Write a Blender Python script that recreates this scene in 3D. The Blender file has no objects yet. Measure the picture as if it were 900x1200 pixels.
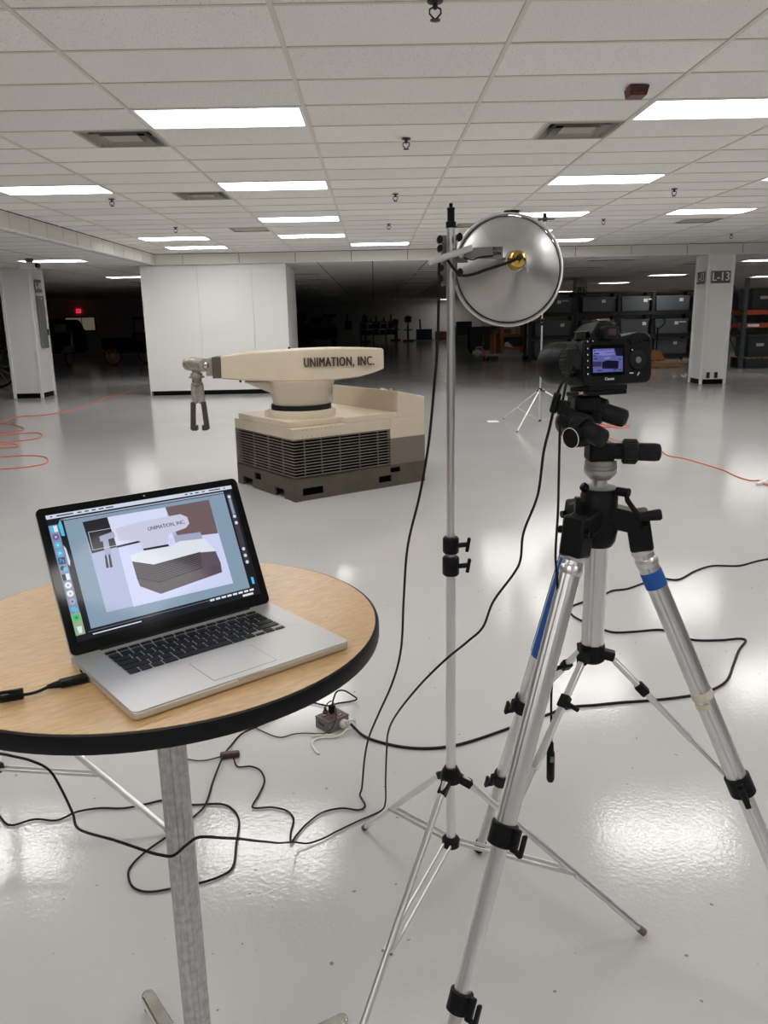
import bpy, bmesh, math, random
from math import sin, cos, pi, radians as RAD
from mathutils import Matrix, Vector

random.seed(7)
C = bpy.context.scene.collection
SC = bpy.context.scene

# ---------------------------------------------------------------- camera, world, exposure
CAMH = 1.61
pitch, roll, yaw = 0.239668, 0.0203647, 0.0077010
fwd = Vector((sin(yaw)*cos(pitch), cos(yaw)*cos(pitch), -sin(pitch)))
rt = Vector((cos(yaw), -sin(yaw), 0.0))
dn = fwd.cross(rt)
rt2 = rt*cos(roll) + dn*sin(roll)
dn2 = dn*cos(roll) - rt*sin(roll)
cam = bpy.data.cameras.new('camera')
cam.sensor_fit = 'VERTICAL'; cam.sensor_height = 36.0
cam.lens = 929.58/1200*36.0
cam.clip_start = 0.05; cam.clip_end = 200
camo = bpy.data.objects.new('camera', cam); C.objects.link(camo)
camo.matrix_world = Matrix(((rt2.x, -dn2.x, -fwd.x, 0), (rt2.y, -dn2.y, -fwd.y, 0), (rt2.z, -dn2.z, -fwd.z, CAMH), (0, 0, 0, 1)))
SC.camera = camo
w = bpy.data.worlds.new('world'); SC.world = w; w.use_nodes = True
w.node_tree.nodes['Background'].inputs[0].default_value = (0.0, 0.0, 0.0, 1)
w.node_tree.nodes['Background'].inputs[1].default_value = 0.0
LAMP = 12.4           # radiance of the fluorescent panels
vs = SC.view_settings
vs.view_transform = 'Standard'; vs.look = 'None'; vs.gamma = 1.0; vs.use_curve_mapping = False
vs.exposure = 0.0
SC.cycles.max_bounces = 8
SC.cycles.diffuse_bounces = 5
SC.cycles.glossy_bounces = 4

# ---------------------------------------------------------------- materials
MATS = {}
def mat(name, col, rough=0.5, metal=0.0, emit=None, es=0.0, noise=None, bump=None, spec=0.5, coat=0.0, trans=0.0):
    """noise = (scale, amount, second colour), bump = (scale, strength, distance)"""
    m = bpy.data.materials.new(name); m.use_nodes = True
    nt = m.node_tree; b = nt.nodes['Principled BSDF']
    b.inputs['Base Color'].default_value = (*col, 1)
    b.inputs['Roughness'].default_value = rough
    b.inputs['Metallic'].default_value = metal
    b.inputs['Specular IOR Level'].default_value = spec
    b.inputs['Coat Weight'].default_value = coat
    if trans: b.inputs['Transmission Weight'].default_value = trans
    if emit:
        b.inputs['Emission Color'].default_value = (*emit, 1); b.inputs['Emission Strength'].default_value = es
    if noise or bump:
        tc = nt.nodes.new('ShaderNodeTexCoord')
    if noise:
        n = nt.nodes.new('ShaderNodeTexNoise'); n.inputs['Scale'].default_value = noise[0]; n.inputs['Detail'].default_value = 6
        nt.links.new(tc.outputs['Object'], n.inputs['Vector'])
        r = nt.nodes.new('ShaderNodeValToRGB')
        r.color_ramp.elements[0].position = 0.5-noise[1]; r.color_ramp.elements[1].position = 0.5+noise[1]
        r.color_ramp.elements[0].color = (*noise[2], 1); r.color_ramp.elements[1].color = (*col, 1)
        nt.links.new(n.outputs['Fac'], r.inputs['Fac']); nt.links.new(r.outputs['Color'], b.inputs['Base Color'])
    if bump:
        n2 = nt.nodes.new('ShaderNodeTexNoise'); n2.inputs['Scale'].default_value = bump[0]; n2.inputs['Detail'].default_value = 3
        nt.links.new(tc.outputs['Object'], n2.inputs['Vector'])
        bp = nt.nodes.new('ShaderNodeBump'); bp.inputs['Strength'].default_value = bump[1]; bp.inputs['Distance'].default_value = bump[2]
        nt.links.new(n2.outputs['Fac'], bp.inputs['Height']); nt.links.new(bp.outputs['Normal'], b.inputs['Normal'])
    MATS[name] = m
    return m

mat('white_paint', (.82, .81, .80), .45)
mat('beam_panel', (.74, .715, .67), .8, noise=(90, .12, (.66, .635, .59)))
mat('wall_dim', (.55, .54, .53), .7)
mat('rail_paint', (.66, .63, .58), .5)
mat('black_rubber', (.009, .009, .009), .6, spec=.25)
mat('black_plastic', (.008, .008, .0085), .45, spec=.18)
mat('black_gloss', (.004, .004, .0045), .07, spec=.2)
mat('knob_rubber', (.011, .011, .0115), .6, spec=.25, bump=(300, .2, .001))
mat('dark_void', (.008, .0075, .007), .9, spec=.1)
mat('aluminium', (.78, .78, .78), .28, .84, bump=(60, .04, .001))
mat('brushed', (.66, .65, .64), .36, .6, noise=(25, .25, (.58, .57, .56)))
mat('steel_pole', (.58, .58, .585), .42, .4, noise=(75, .12, (.44, .44, .445)), bump=(90, .15, .001))
mat('clamp_steel', (.20, .20, .20), .45, .4)
mat('chrome', (.8, .79, .77), .12, 1.0, noise=(20, .2, (.6, .57, .52)))
mat('laptop_alu', (.53, .525, .52), .42, .5)
mat('laptop_rim', (.60, .56, .51), .4, .5)
mat('key_well', (.36, .36, .36), .5, .3)
mat('key_black', (.007, .007, .0075), .45, spec=.2)
mat('brass', (.82, .56, .13), .22, 1.0, noise=(40, .2, (.62, .38, .07)))
mat('reflector', (.60, .59, .58), .40, .85, noise=(9, .3, (.50, .49, .485)), bump=(14, .05, .004))
mat('robot_cream', (.63, .54, .42), .42, noise=(5, .35, (.58, .50, .385)), bump=(30, .04, .002))
mat('robot_cream_top', (.66, .565, .435), .45, noise=(6, .3, (.60, .515, .395)))
mat('robot_brown', (.105, .082, .062), .55, noise=(7, .3, (.07, .055, .042)))
mat('robot_taupe', (.165, .135, .110), .5)
mat('robot_slat', (.36, .31, .25), .45, noise=(9, .2, (.22, .19, .155)))
mat('robot_metal', (.50, .47, .42), .35, .55, noise=(25, .2, (.32, .29, .25)))
mat('head_silver', (.42, .41, .40), .35, .7)
mat('robot_rust', (.055, .038, .03), .6)
mat('text_brown', (.045, .028, .02), .6)
mat('sign_grey', (.10, .10, .09), .5)
mat('sign_white', (.78, .78, .76), .5)
mat('red_plastic', (.10, .010, .011), .4)
mat('blue_tape', (.012, .10, .42), .6)
mat('cream_tape', (.70, .66, .52), .6)
mat('orange_cord', (.62, .10, .045), .45)
mat('brown_plastic', (.055, .022, .018), .4)
mat('box_grey', (.17, .165, .16), .5)
mat('box_brown', (.085, .055, .048), .45)
mat('white_cord', (.72, .70, .64), .6)
mat('bin_grey', (.105, .115, .128), .5)
mat('rack_black', (.012, .012, .013), .6)
mat('rack_green', (.05, .075, .07), .5)
mat('rack_orange', (.42, .07, .025), .5)
mat('orange_paint', (.62, .22, .03), .5)
mat('wood', (.46, .28, .12), .65, noise=(8, .25, (.34, .19, .08)))
mat('rust_orange', (.40, .13, .045), .55)
mat('pink_paint', (.75, .08, .28), .4)
mat('car_black', (.010, .010, .011), .3)
mat('wheel_yellow', (.62, .40, .14), .5)
mat('machine_dark', (.030, .031, .032), .6)
mat('machine_grey', (.18, .185, .18), .55)
mat('cloth_grey', (.42, .42, .41), .8)
mat('door_brown', (.22, .12, .06), .6)
mat('blue_box', (.018, .024, .055), .5)
mat('vent_paint', (.36, .34, .295), .5)
mat('sprinkler_dark', (.05, .045, .04), .4, .6)
mat('lamp_panel', (.9, .9, .9), .5, emit=(1.0, .98, .955), es=LAMP)
mat('far_panel', (.9, .9, .9), .5, emit=(1.0, .96, .90), es=LAMP)
mat('unlit_panel', (.05, .05, .05), .4)
mat('exit_red', (.5, .02, .03), .5, emit=(1.0, .04, .08), es=.9)
mat('lit_glass', (.3, .28, .2), .3, emit=(.9, .8, .55), es=.10)

def mat_tile():
    m = bpy.data.materials.new('ceiling_tile'); m.use_nodes = True; nt = m.node_tree; b = nt.nodes['Principled BSDF']
    b.inputs['Roughness'].default_value = .9; b.inputs['Specular IOR Level'].default_value = .1
    tc = nt.nodes.new('ShaderNodeTexCoord'); oi = nt.nodes.new('ShaderNodeObjectInfo')
    add = nt.nodes.new('ShaderNodeVectorMath'); add.operation = 'ADD'
    sc = nt.nodes.new('ShaderNodeVectorMath'); sc.operation = 'SCALE'; sc.inputs['Scale'].default_value = 3.0
    nt.links.new(oi.outputs['Location'], sc.inputs[0]); nt.links.new(tc.outputs['Object'], add.inputs[0]); nt.links.new(sc.outputs[0], add.inputs[1])
    n = nt.nodes.new('ShaderNodeTexNoise'); n.inputs['Scale'].default_value = 140; n.inputs['Detail'].default_value = 2
    nt.links.new(add.outputs[0], n.inputs['Vector'])
    r = nt.nodes.new('ShaderNodeValToRGB'); r.color_ramp.elements[0].position = .30; r.color_ramp.elements[1].position = .37
    r.color_ramp.elements[0].color = (.33, .31, .28, 1); r.color_ramp.elements[1].color = (.86, .84, .805, 1)
    nt.links.new(n.outputs['Fac'], r.inputs['Fac'])
    hv = nt.nodes.new('ShaderNodeHueSaturation')
    mr = nt.nodes.new('ShaderNodeMapRange'); mr.inputs['To Min'].default_value = .93; mr.inputs['To Max'].default_value = 1.03
    nt.links.new(oi.outputs['Random'], mr.inputs['Value']); nt.links.new(mr.outputs['Result'], hv.inputs['Value'])
    nt.links.new(r.outputs['Color'], hv.inputs['Color']); nt.links.new(hv.outputs['Color'], b.inputs['Base Color'])
    bp = nt.nodes.new('ShaderNodeBump'); bp.inputs['Strength'].default_value = .25; bp.inputs['Distance'].default_value = .002
    nt.links.new(n.outputs['Fac'], bp.inputs['Height']); nt.links.new(bp.outputs['Normal'], b.inputs['Normal'])
    MATS['ceiling_tile'] = m
mat_tile()

def mat_lower_ceiling():
    m = bpy.data.materials.new('lower_ceiling'); m.use_nodes = True; nt = m.node_tree; b = nt.nodes['Principled BSDF']
    b.inputs['Roughness'].default_value = .9; b.inputs['Specular IOR Level'].default_value = .1
    tc = nt.nodes.new('ShaderNodeTexCoord')
    br = nt.nodes.new('ShaderNodeTexBrick'); br.offset = 0.0; br.squash = 1.0
    br.inputs['Color1'].default_value = (.70, .68, .65, 1); br.inputs['Color2'].default_value = (.64, .62, .59, 1); br.inputs['Mortar'].default_value = (.16, .15, .14, 1)
    br.inputs['Scale'].default_value = 1.0; br.inputs['Mortar Size'].default_value = .014; br.inputs['Brick Width'].default_value = 1.2192; br.inputs['Row Height'].default_value = .61
    nt.links.new(tc.outputs['Object'], br.inputs['Vector']); nt.links.new(br.outputs['Color'], b.inputs['Base Color'])
    MATS['lower_ceiling'] = m
mat_lower_ceiling()

def mat_floor():
    m = bpy.data.materials.new('epoxy_floor'); m.use_nodes = True; nt = m.node_tree; b = nt.nodes['Principled BSDF']
    tc = nt.nodes.new('ShaderNodeTexCoord')
    n = nt.nodes.new('ShaderNodeTexNoise'); n.inputs['Scale'].default_value = .6; n.inputs['Detail'].default_value = 5
    nt.links.new(tc.outputs['Object'], n.inputs['Vector'])
    r = nt.nodes.new('ShaderNodeValToRGB'); r.color_ramp.elements[0].position = .35; r.color_ramp.elements[1].position = .65
    r.color_ramp.elements[0].color = (.515, .512, .508, 1); r.color_ramp.elements[1].color = (.56, .556, .552, 1)
    nt.links.new(n.outputs['Fac'], r.inputs['Fac'])
    # small chips and scuffs
    v = nt.nodes.new('ShaderNodeTexNoise'); v.inputs['Scale'].default_value = 38; v.inputs['Detail'].default_value = 1
    nt.links.new(tc.outputs['Object'], v.inputs['Vector'])
    r2 = nt.nodes.new('ShaderNodeValToRGB'); r2.color_ramp.elements[0].position = .205; r2.color_ramp.elements[1].position = .225
    r2.color_ramp.elements[0].color = (.45, .44, .43, 1); r2.color_ramp.elements[1].color = (1, 1, 1, 1)
    nt.links.new(v.outputs['Fac'], r2.inputs['Fac'])
    mx = nt.nodes.new('ShaderNodeMix'); mx.data_type = 'RGBA'; mx.blend_type = 'MULTIPLY'; mx.inputs['Factor'].default_value = 1.0
    nt.links.new(r.outputs['Color'], mx.inputs[6]); nt.links.new(r2.outputs['Color'], mx.inputs[7]); nt.links.new(mx.outputs[2], b.inputs['Base Color'])
    n2 = nt.nodes.new('ShaderNodeTexNoise'); n2.inputs['Scale'].default_value = 3.0; n2.inputs['Detail'].default_value = 4
    nt.links.new(tc.outputs['Object'], n2.inputs['Vector'])
    mr = nt.nodes.new('ShaderNodeMapRange'); mr.inputs['To Min'].default_value = .07; mr.inputs['To Max'].default_value = .15
    nt.links.new(n2.outputs['Fac'], mr.inputs['Value']); nt.links.new(mr.outputs['Result'], b.inputs['Roughness'])
    n3 = nt.nodes.new('ShaderNodeTexNoise'); n3.inputs['Scale'].default_value = 75; n3.inputs['Detail'].default_value = 2
    n4 = nt.nodes.new('ShaderNodeTexNoise'); n4.inputs['Scale'].default_value = 1.6; n4.inputs['Detail'].default_value = 2
    nt.links.new(tc.outputs['Object'], n3.inputs['Vector']); nt.links.new(tc.outputs['Object'], n4.inputs['Vector'])
    b1 = nt.nodes.new('ShaderNodeBump'); b1.inputs['Strength'].default_value = .42; b1.inputs['Distance'].default_value = .0012
    b2 = nt.nodes.new('ShaderNodeBump'); b2.inputs['Strength'].default_value = .3; b2.inputs['Distance'].default_value = .004
    nt.links.new(n3.outputs['Fac'], b1.inputs['Height']); nt.links.new(n4.outputs['Fac'], b2.inputs['Height'])
    nt.links.new(b1.outputs['Normal'], b2.inputs['Normal']); nt.links.new(b2.outputs['Normal'], b.inputs['Normal'])
    b.inputs['Specular IOR Level'].default_value = .5
    MATS['epoxy_floor'] = m
mat_floor()

def mat_laminate():
    m = bpy.data.materials.new('oak_laminate'); m.use_nodes = True; nt = m.node_tree; b = nt.nodes['Principled BSDF']
    tc = nt.nodes.new('ShaderNodeTexCoord'); mp = nt.nodes.new('ShaderNodeMapping')
    mp.inputs['Rotation'].default_value = (0, 0, RAD(-32)); mp.inputs['Scale'].default_value = (16, 60, 10)
    nt.links.new(tc.outputs['Object'], mp.inputs['Vector'])
    n = nt.nodes.new('ShaderNodeTexNoise'); n.inputs['Scale'].default_value = 2.2; n.inputs['Detail'].default_value = 7; n.inputs['Distortion'].default_value = .6
    nt.links.new(mp.outputs['Vector'], n.inputs['Vector'])
    r = nt.nodes.new('ShaderNodeValToRGB'); e = r.color_ramp.elements
    e[0].position = .22; e[0].color = (.53, .32, .14, 1); e[1].position = .78; e[1].color = (.76, .51, .265, 1)
    nt.links.new(n.outputs['Fac'], r.inputs['Fac']); nt.links.new(r.outputs['Color'], b.inputs['Base Color'])
    b.inputs['Roughness'].default_value = .33
    n2 = nt.nodes.new('ShaderNodeTexNoise'); n2.inputs['Scale'].default_value = 220
    nt.links.new(tc.outputs['Object'], n2.inputs['Vector'])
    bp = nt.nodes.new('ShaderNodeBump'); bp.inputs['Strength'].default_value = .45; bp.inputs['Distance'].default_value = .001
    nt.links.new(n2.outputs['Fac'], bp.inputs['Height']); nt.links.new(bp.outputs['Normal'], b.inputs['Normal'])
    MATS['oak_laminate'] = m
mat_laminate()

def emat(name, col, s=1.0):
    """a lit patch of a display: emits, under a glossy glass surface"""
    if name in MATS: return name
    mat(name, (.003, .003, .003), .07, 0, emit=col, es=s, spec=.1)
    return name

# ---------------------------------------------------------------- mesh helpers
class MB:
    def __init__(self, T=None): self.v = []; self.f = []; self.T = T or Matrix()
    def _add(self, vs, fs, T=None):
        o = len(self.v); M = self.T @ T if T is not None else self.T
        self.v += [M @ Vector(p) for p in vs]; self.f += [tuple(i+o for i in q) for q in fs]
        return self
    def bx(self, x0, x1, y0, y1, z0, z1, T=None):
        vs = [(x0,y0,z0),(x1,y0,z0),(x1,y1,z0),(x0,y1,z0),(x0,y0,z1),(x1,y0,z1),(x1,y1,z1),(x0,y1,z1)]
        return self._add(vs, [(3,2,1,0),(4,5,6,7),(0,1,5,4),(1,2,6,5),(2,3,7,6),(3,0,4,7)], T)
    def hexa(self, a, b, T=None):
        """eight corners: bottom loop a, top loop b (both counter-clockwise)"""
        return self._add(list(a)+list(b), [(3,2,1,0),(4,5,6,7),(0,1,5,4),(1,2,6,5),(2,3,7,6),(3,0,4,7)], T)
    def prism(self, poly, z0, z1, T=None):
        n = len(poly); vs = [(x, y, z0) for x, y in poly]+[(x, y, z1) for x, y in poly]
        fs = [tuple(range(n-1, -1, -1)), tuple(range(n, 2*n))]+[(i, (i+1) % n, n+(i+1) % n, n+i) for i in range(n)]
        return self._add(vs, fs, T)
    def loft(self, loops, T=None, cap=True):
        n = len(loops[0]); vs = [p for l in loops for p in l]; fs = []
        for k in range(len(loops)-1):
            fs += [(k*n+i, k*n+(i+1) % n, (k+1)*n+(i+1) % n, (k+1)*n+i) for i in range(n)]
        if cap: fs += [tuple(range(n-1, -1, -1)), tuple(range((len(loops)-1)*n, len(loops)*n))]
        return self._add(vs, fs, T)
    def lathe(self, prof, n=24, T=None, cap=True):
        return self.loft([[(r*cos(2*pi*i/n), r*sin(2*pi*i/n), z) for i in range(n)] for r, z in prof], T, cap)
    def cyl(self, p0, p1, r0, r1=None, n=14, sx=1.0):
        p0 = Vector(p0); p1 = Vector(p1); d = p1-p0; L = d.length
        q = d.to_track_quat('Z', 'Y').to_matrix().to_4x4()
        T = Matrix.Translation(p0) @ q @ Matrix.Diagonal((sx, 1, 1, 1))
        r1 = r0 if r1 is None else r1
        return self.lathe([(r0, 0), (r1, L)], n, T)
    def rev(self, p0, p1, prof, n=20):
        """profile [(r, distance from p0)] around the axis p0 to p1"""
        p0 = Vector(p0); d = (Vector(p1)-p0)
        T = Matrix.Translation(p0) @ d.to_track_quat('Z', 'Y').to_matrix().to_4x4()
        return self.lathe(prof, n, T)
    def bar(self, p0, p1, wd, th, up=(0, 0, 1)):
        p0 = Vector(p0); p1 = Vector(p1); d = (p1-p0); L = d.length; d.normalize()
        u = Vector(up); s = d.cross(u)
        if s.length < 1e-4: s = d.cross(Vector((1, 0, 0)))
        s.normalize(); u = s.cross(d)
        M = Matrix(((d.x, s.x, u.x, p0.x), (d.y, s.y, u.y, p0.y), (d.z, s.z, u.z, p0.z), (0, 0, 0, 1)))
        return self.bx(0, L, -wd/2, wd/2, -th/2, th/2, M)
    def tube(self, pts, r, n=8):
        pts = [Vector(p) for p in pts]; loops = []; nrm = None
        for i, p in enumerate(pts):
            t = (pts[min(i+1, len(pts)-1)]-pts[max(i-1, 0)]).normalized()
            if nrm is None:
                nrm = t.cross(Vector((0, 0, 1)))
                if nrm.length < 1e-3: nrm = t.cross(Vector((1, 0, 0)))
            nrm = (nrm - t*nrm.dot(t)).normalized(); b = t.cross(nrm)
            loops.append([p+(nrm*cos(2*pi*k/n)+b*sin(2*pi*k/n))*r for k in range(n)])
        return self.loft(loops)
    def sphere(self, c, r, n=12, sz=1.0):
        prof = [(max(1e-4, r*sin(pi*k/(n//2+2))), -r*sz*cos(pi*k/(n//2+2))) for k in range(n//2+3)]
        return self.lathe(prof, n, Matrix.Translation(c))
    def mesh(self, name, m, smooth=True, ang=38):
        me = bpy.data.meshes.new(name); me.from_pydata([tuple(p) for p in self.v], [], self.f); me.update()
        bm = bmesh.new(); bm.from_mesh(me); bmesh.ops.recalc_face_normals(bm, faces=bm.faces); bm.to_mesh(me); bm.free()
        if smooth:
            me.polygons.foreach_set('use_smooth', [True]*len(me.polygons)); me.set_sharp_from_angle(angle=RAD(ang))
        me.materials.append(MATS[m])
        return me
    def build(self, name, m, parent=None, bevel=0, label=None, smooth=True, ang=38, seg=2):
        off = Vector((0, 0, 0))
        if parent is None:
            xs = [p.x for p in self.v]; ys = [p.y for p in self.v]; zs = [p.z for p in self.v]
            off = Vector(((min(xs)+max(xs))/2, (min(ys)+max(ys))/2, min(zs)))
            self.v = [p-off for p in self.v]
        o = bpy.data.objects.new(name, self.mesh(name, m, smooth, ang)); C.objects.link(o)
        o.location = off; o.parent = parent
        if bevel:
            bv = o.modifiers.new('bevel', 'BEVEL'); bv.width = bevel; bv.segments = seg; bv.limit_method = 'ANGLE'; bv.angle_limit = RAD(40)
        if label: o['label'] = label
        return o

def piece(name, me, parent, loc, rz=0.0):
    o = bpy.data.objects.new(name, me); C.objects.link(o); o.parent = parent; o.location = loc; o.rotation_euler = (0, 0, rz)
    return o
def thing(name, label, cat, loc=(0, 0, 0), rz=0.0, group=None):
    o = bpy.data.objects.new(name, None); C.objects.link(o); o.empty_display_size = .1
    o.location = loc; o.rotation_euler = (0, 0, rz); o['label'] = label; o['category'] = cat
    if group: o['group'] = group
    return o
def tag(o, label, cat, group=None):
    o['label'] = label; o['category'] = cat
    if group: o['group'] = group
    return o
def struct(o, label=None):
    o['kind'] = 'structure'
    if label: o['label'] = label
    return o
def copy_tree(o, parent=None):
    c = o.copy(); C.objects.link(c); c.parent = parent
    for ch in list(o.children): copy_tree(ch, c)
    return c
def rrect(x0, x1, y0, y1, r, n=5):
    P = []
    for cx, cy, a in ((x1-r, y1-r, 0), (x0+r, y1-r, 90), (x0+r, y0+r, 180), (x1-r, y0+r, 270)):
        P += [(cx+r*cos(RAD(a+90*k/n)), cy+r*sin(RAD(a+90*k/n))) for k in range(n+1)]
    return P
def smooth_path(P, k=6):
    P = [Vector(p) for p in P]; out = []
    for i in range(len(P)-1):
        a = P[max(i-1, 0)]; b = P[i]; c = P[i+1]; d = P[min(i+2, len(P)-1)]
        for j in range(k):
            t = j/k
            out.append(.5*((2*b)+(c-a)*t+(2*a-5*b+4*c-d)*t*t+(3*b-a-3*c+d)*t**3))
    out.append(P[-1]); return out
def text_mesh(name, s, size, m, bold=0.0, xs=1.0, ext=.0005, align='CENTER', sp=1.0):
    cu = bpy.data.curves.new(name, 'FONT'); cu.body = s; cu.size = size; cu.extrude = ext
    cu.space_character = sp; cu.align_x = align; cu.align_y = 'CENTER'; cu.resolution_u = 3
    o = bpy.data.objects.new(name, cu); C.objects.link(o)
    dg = bpy.context.evaluated_depsgraph_get(); dg.update()
    me = bpy.data.meshes.new_from_object(o.evaluated_get(dg)); me.name = name
    bpy.data.objects.remove(o); bpy.data.curves.remove(cu)
    for v in me.vertices: v.co.x *= xs
    if bold:
        bm = bmesh.new()
        for k in (-1, 0, 1):
            m2 = me.copy(); m2.transform(Matrix.Translation((k*bold, .35*bold*abs(k), .0001*k))); bm.from_mesh(m2); bpy.data.meshes.remove(m2)
        bm.to_mesh(me); bm.free()
    me.materials.clear(); me.materials.append(MATS[m])
    return me
def text_part(name, s, size, m, parent, M, bold=0.0, xs=1.0, ext=.0005, align='CENTER', sp=1.0):
    me = text_mesh(name, s, size, m, bold, xs, ext, align, sp); me.transform(M)
    o = bpy.data.objects.new(name, me); C.objects.link(o); o.parent = parent
    return o
def basis(o, x, y, z=None):
    x = Vector(x).normalized(); y = Vector(y).normalized(); z = Vector(z) if z else x.cross(y)
    return Matrix(((x.x, y.x, z.x, o[0]), (x.y, y.y, z.y, o[1]), (x.z, y.z, z.z, o[2]), (0, 0, 0, 1)))

# ================================================================ THE SETTING
CZ, LZ = 3.05, 2.83            # raised ceiling, lower ceiling
GX, GY, TW, TD = -1.6746, 4.194, 1.2192, .61
XL, XR, YB, YF = -4.72, 11.13, 18.06, -8.0
def gx(c): return GX+c*TW
def gy(r): return GY+r*TD

fl = struct(MB().bx(-34, 34, -8.3, 61, -.1, 0).build('floor', 'epoxy_floor', smooth=False), 'pale grey glossy epoxy floor')
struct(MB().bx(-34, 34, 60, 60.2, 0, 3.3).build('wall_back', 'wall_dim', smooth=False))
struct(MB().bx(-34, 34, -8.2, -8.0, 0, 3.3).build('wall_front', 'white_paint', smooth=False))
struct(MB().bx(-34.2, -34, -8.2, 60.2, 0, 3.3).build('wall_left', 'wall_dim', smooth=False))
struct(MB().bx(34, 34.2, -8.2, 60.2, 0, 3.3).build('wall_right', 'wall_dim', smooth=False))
low = MB().bx(-34, XL-.02, -8, 60, LZ, LZ+.05).bx(XR+.02, 34, -8, 60, LZ, LZ+.05).bx(XL-.02, XR+.02, YB+.02, 60, LZ, LZ+.05)
low = low.build('ceiling', 'lower_ceiling', smooth=False); low.name = 'ceiling_lower'; struct(low, 'lower tiled ceiling around the raised bay')
ceil = struct(MB().bx(XL, XR, YF, YB, CZ+.10, CZ+.14).build('ceiling', 'white_paint', smooth=False), 'raised ceiling of speckled lay-in tiles')
CO = ceil.location.copy()

LIGHTS = [(0,3,'largest glaring ceiling light panel, above and left of the robot'),
 (3,3,'largest glaring ceiling light panel cut by the right edge of the picture'),
 (0,8,'second bright ceiling panel in the row above the robot arm'),
 (3,8,'bright ceiling panel above and right of the round metal reflector'),
 (0,13,'third bright ceiling panel in the row above the robot arm'),
 (3,13,'bright ceiling panel partly behind the top of the metal reflector'),
 (0,17,'thin fourth bright ceiling panel in the row above the robot arm'),
 (1,20,'thin bright ceiling panel beside the light stand near the beam'),
 (-2,8,'bright ceiling panel at the left edge above the left bulkhead'),
 (-2,17,'thin bright ceiling panel near the white wall, nearer of the left pair'),
 (-2,20,'thin bright ceiling panel near the white wall, farther of the left pair'),
 (4,20,'thin bright ceiling panel against the beam, right of the reflector'),
 (5,13,'bright ceiling panel in front of the beam above the L-13 column'),
 (3,17,'small corner of a bright ceiling panel at the reflector rim'),
 (5,8,'sliver of bright ceiling panel at the right edge of the picture'),
 (-2,3,'ceiling light panel beyond the left edge of the picture'),
 (5,3,'ceiling light panel beyond the right edge of the picture'),
 (0,-2,'ceiling light panel overhead, left of the photographer'),
 (3,-2,'ceiling light panel overhead, right of the photographer'),
 (-2,-2,'ceiling light panel behind the table side of the room'),
 (5,-2,'ceiling light panel behind the tripod side of the room'),
 (0,-8,'unseen ceiling light panel just behind the photographer, left row'),  # unseen rows behind the photographer, placed to light the front faces
 (3,-8,'unseen ceiling light panel just behind the photographer, right row'),
 (-2,-12,'unseen ceiling light panel well behind the photographer, far left row'),
 (0,-13,'unseen ceiling light panel well behind the photographer, left row'),
 (3,-13,'unseen ceiling light panel well behind the photographer, right row'),
 (5,-12,'unseen ceiling light panel well behind the photographer, far right row'),
 (8,3,'ceiling light panel far right of the nearest row'),
 (8,8,'ceiling light panel far right of the second row'),
 (8,-2,'ceiling light panel far right behind the tripod'),
 (8,13,'ceiling light panel far right near the L-13 column')]
VENTS = [(-.5,4,'open square ceiling air vent beside the largest left light panel'),
 (-.5,9,'smaller open ceiling air vent above the robot wrist'),
 (2.5,4,'open square ceiling air vent below the red ceiling box')]
FLATV = [(-.5,15,'small flat closed ceiling vent above the white wall'),
 (5.5,15,'small flat ceiling panel vent near the beam at right'),
 (2.5,15,'small flat ceiling vent beside the top of the light stand')]
occ = {(c, r) for c, r, _ in LIGHTS}
half = {(math.floor(c), r) for c, r, _ in VENTS+FLATV}

def inview(x, y, z):
    p = Vector((x, y, z-CAMH)); d = p.dot(fwd)
    if d < .3: return False
    px = 450+929.58*p.dot(rt2)/d; py = 600+929.58*p.dot(dn2)/d
    return -130 < px < 1030 and -60 < py < 1260
gap = .012
def tile_mesh(w): return MB().bx(gap, w-gap, gap, TD-gap, 0, .018).mesh('ceiling_tile', 'ceiling_tile', False)
tfull = tile_mesh(TW); thalf = tile_mesh(TW/2)
hidden = MB()
rows = range(math.floor((YF-GY)/TD), 23)
for r in rows:
    for c in range(-3, 11):
        if (c, r) in occ: continue
        x0, y0 = gx(c), gy(r); me = tfull
        if (c, r) in half: me = thalf
        if c == -3: me = thalf; x0 = gx(-2.5)
        if c == 10: me = thalf
        if r == 22 and me is tfull: pass
        vis = any(inview(x0+dx*TW, y0+dy*TD, CZ) for dx in (0, 1) for dy in (0, 1)) and x0 < 9.9
        z = CZ+.004+random.uniform(-.0012, .0012)
        if vis:
            piece('ceiling_tile', me, ceil, Vector((x0, y0, z))-CO)
        else:
            hidden.bx(x0+gap-CO.x, x0+(TW/2 if me is thalf else TW)-gap-CO.x, y0+gap-CO.y, y0+TD-gap-CO.y, z-CO.z, z+.018-CO.z)
hid = hidden.build('ceiling_tile_field', 'ceiling_tile', ceil, smooth=False); hid['kind'] = 'stuff'
for c in range(-2, 11):
    MB().bx(gx(c)-.013, gx(c)+.013, YF, YB, CZ-.004, CZ+.016, Matrix.Translation(-CO)).build('grid_rail', 'rail_paint', ceil, smooth=False)
for r in rows:
    MB().bx(XL, XR, gy(r)-.0115, gy(r)+.0115, CZ-.001, CZ+.014, Matrix.Translation(-CO)).build('grid_cross_tee', 'rail_paint', ceil, smooth=False)
for c, r in half:
    MB().bx(gx(c+.5)-.011, gx(c+.5)+.011, gy(r), gy(r+1), CZ-.001, CZ+.014, Matrix.Translation(-CO)).build('grid_cross_tee', 'rail_paint', ceil, smooth=False)

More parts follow.
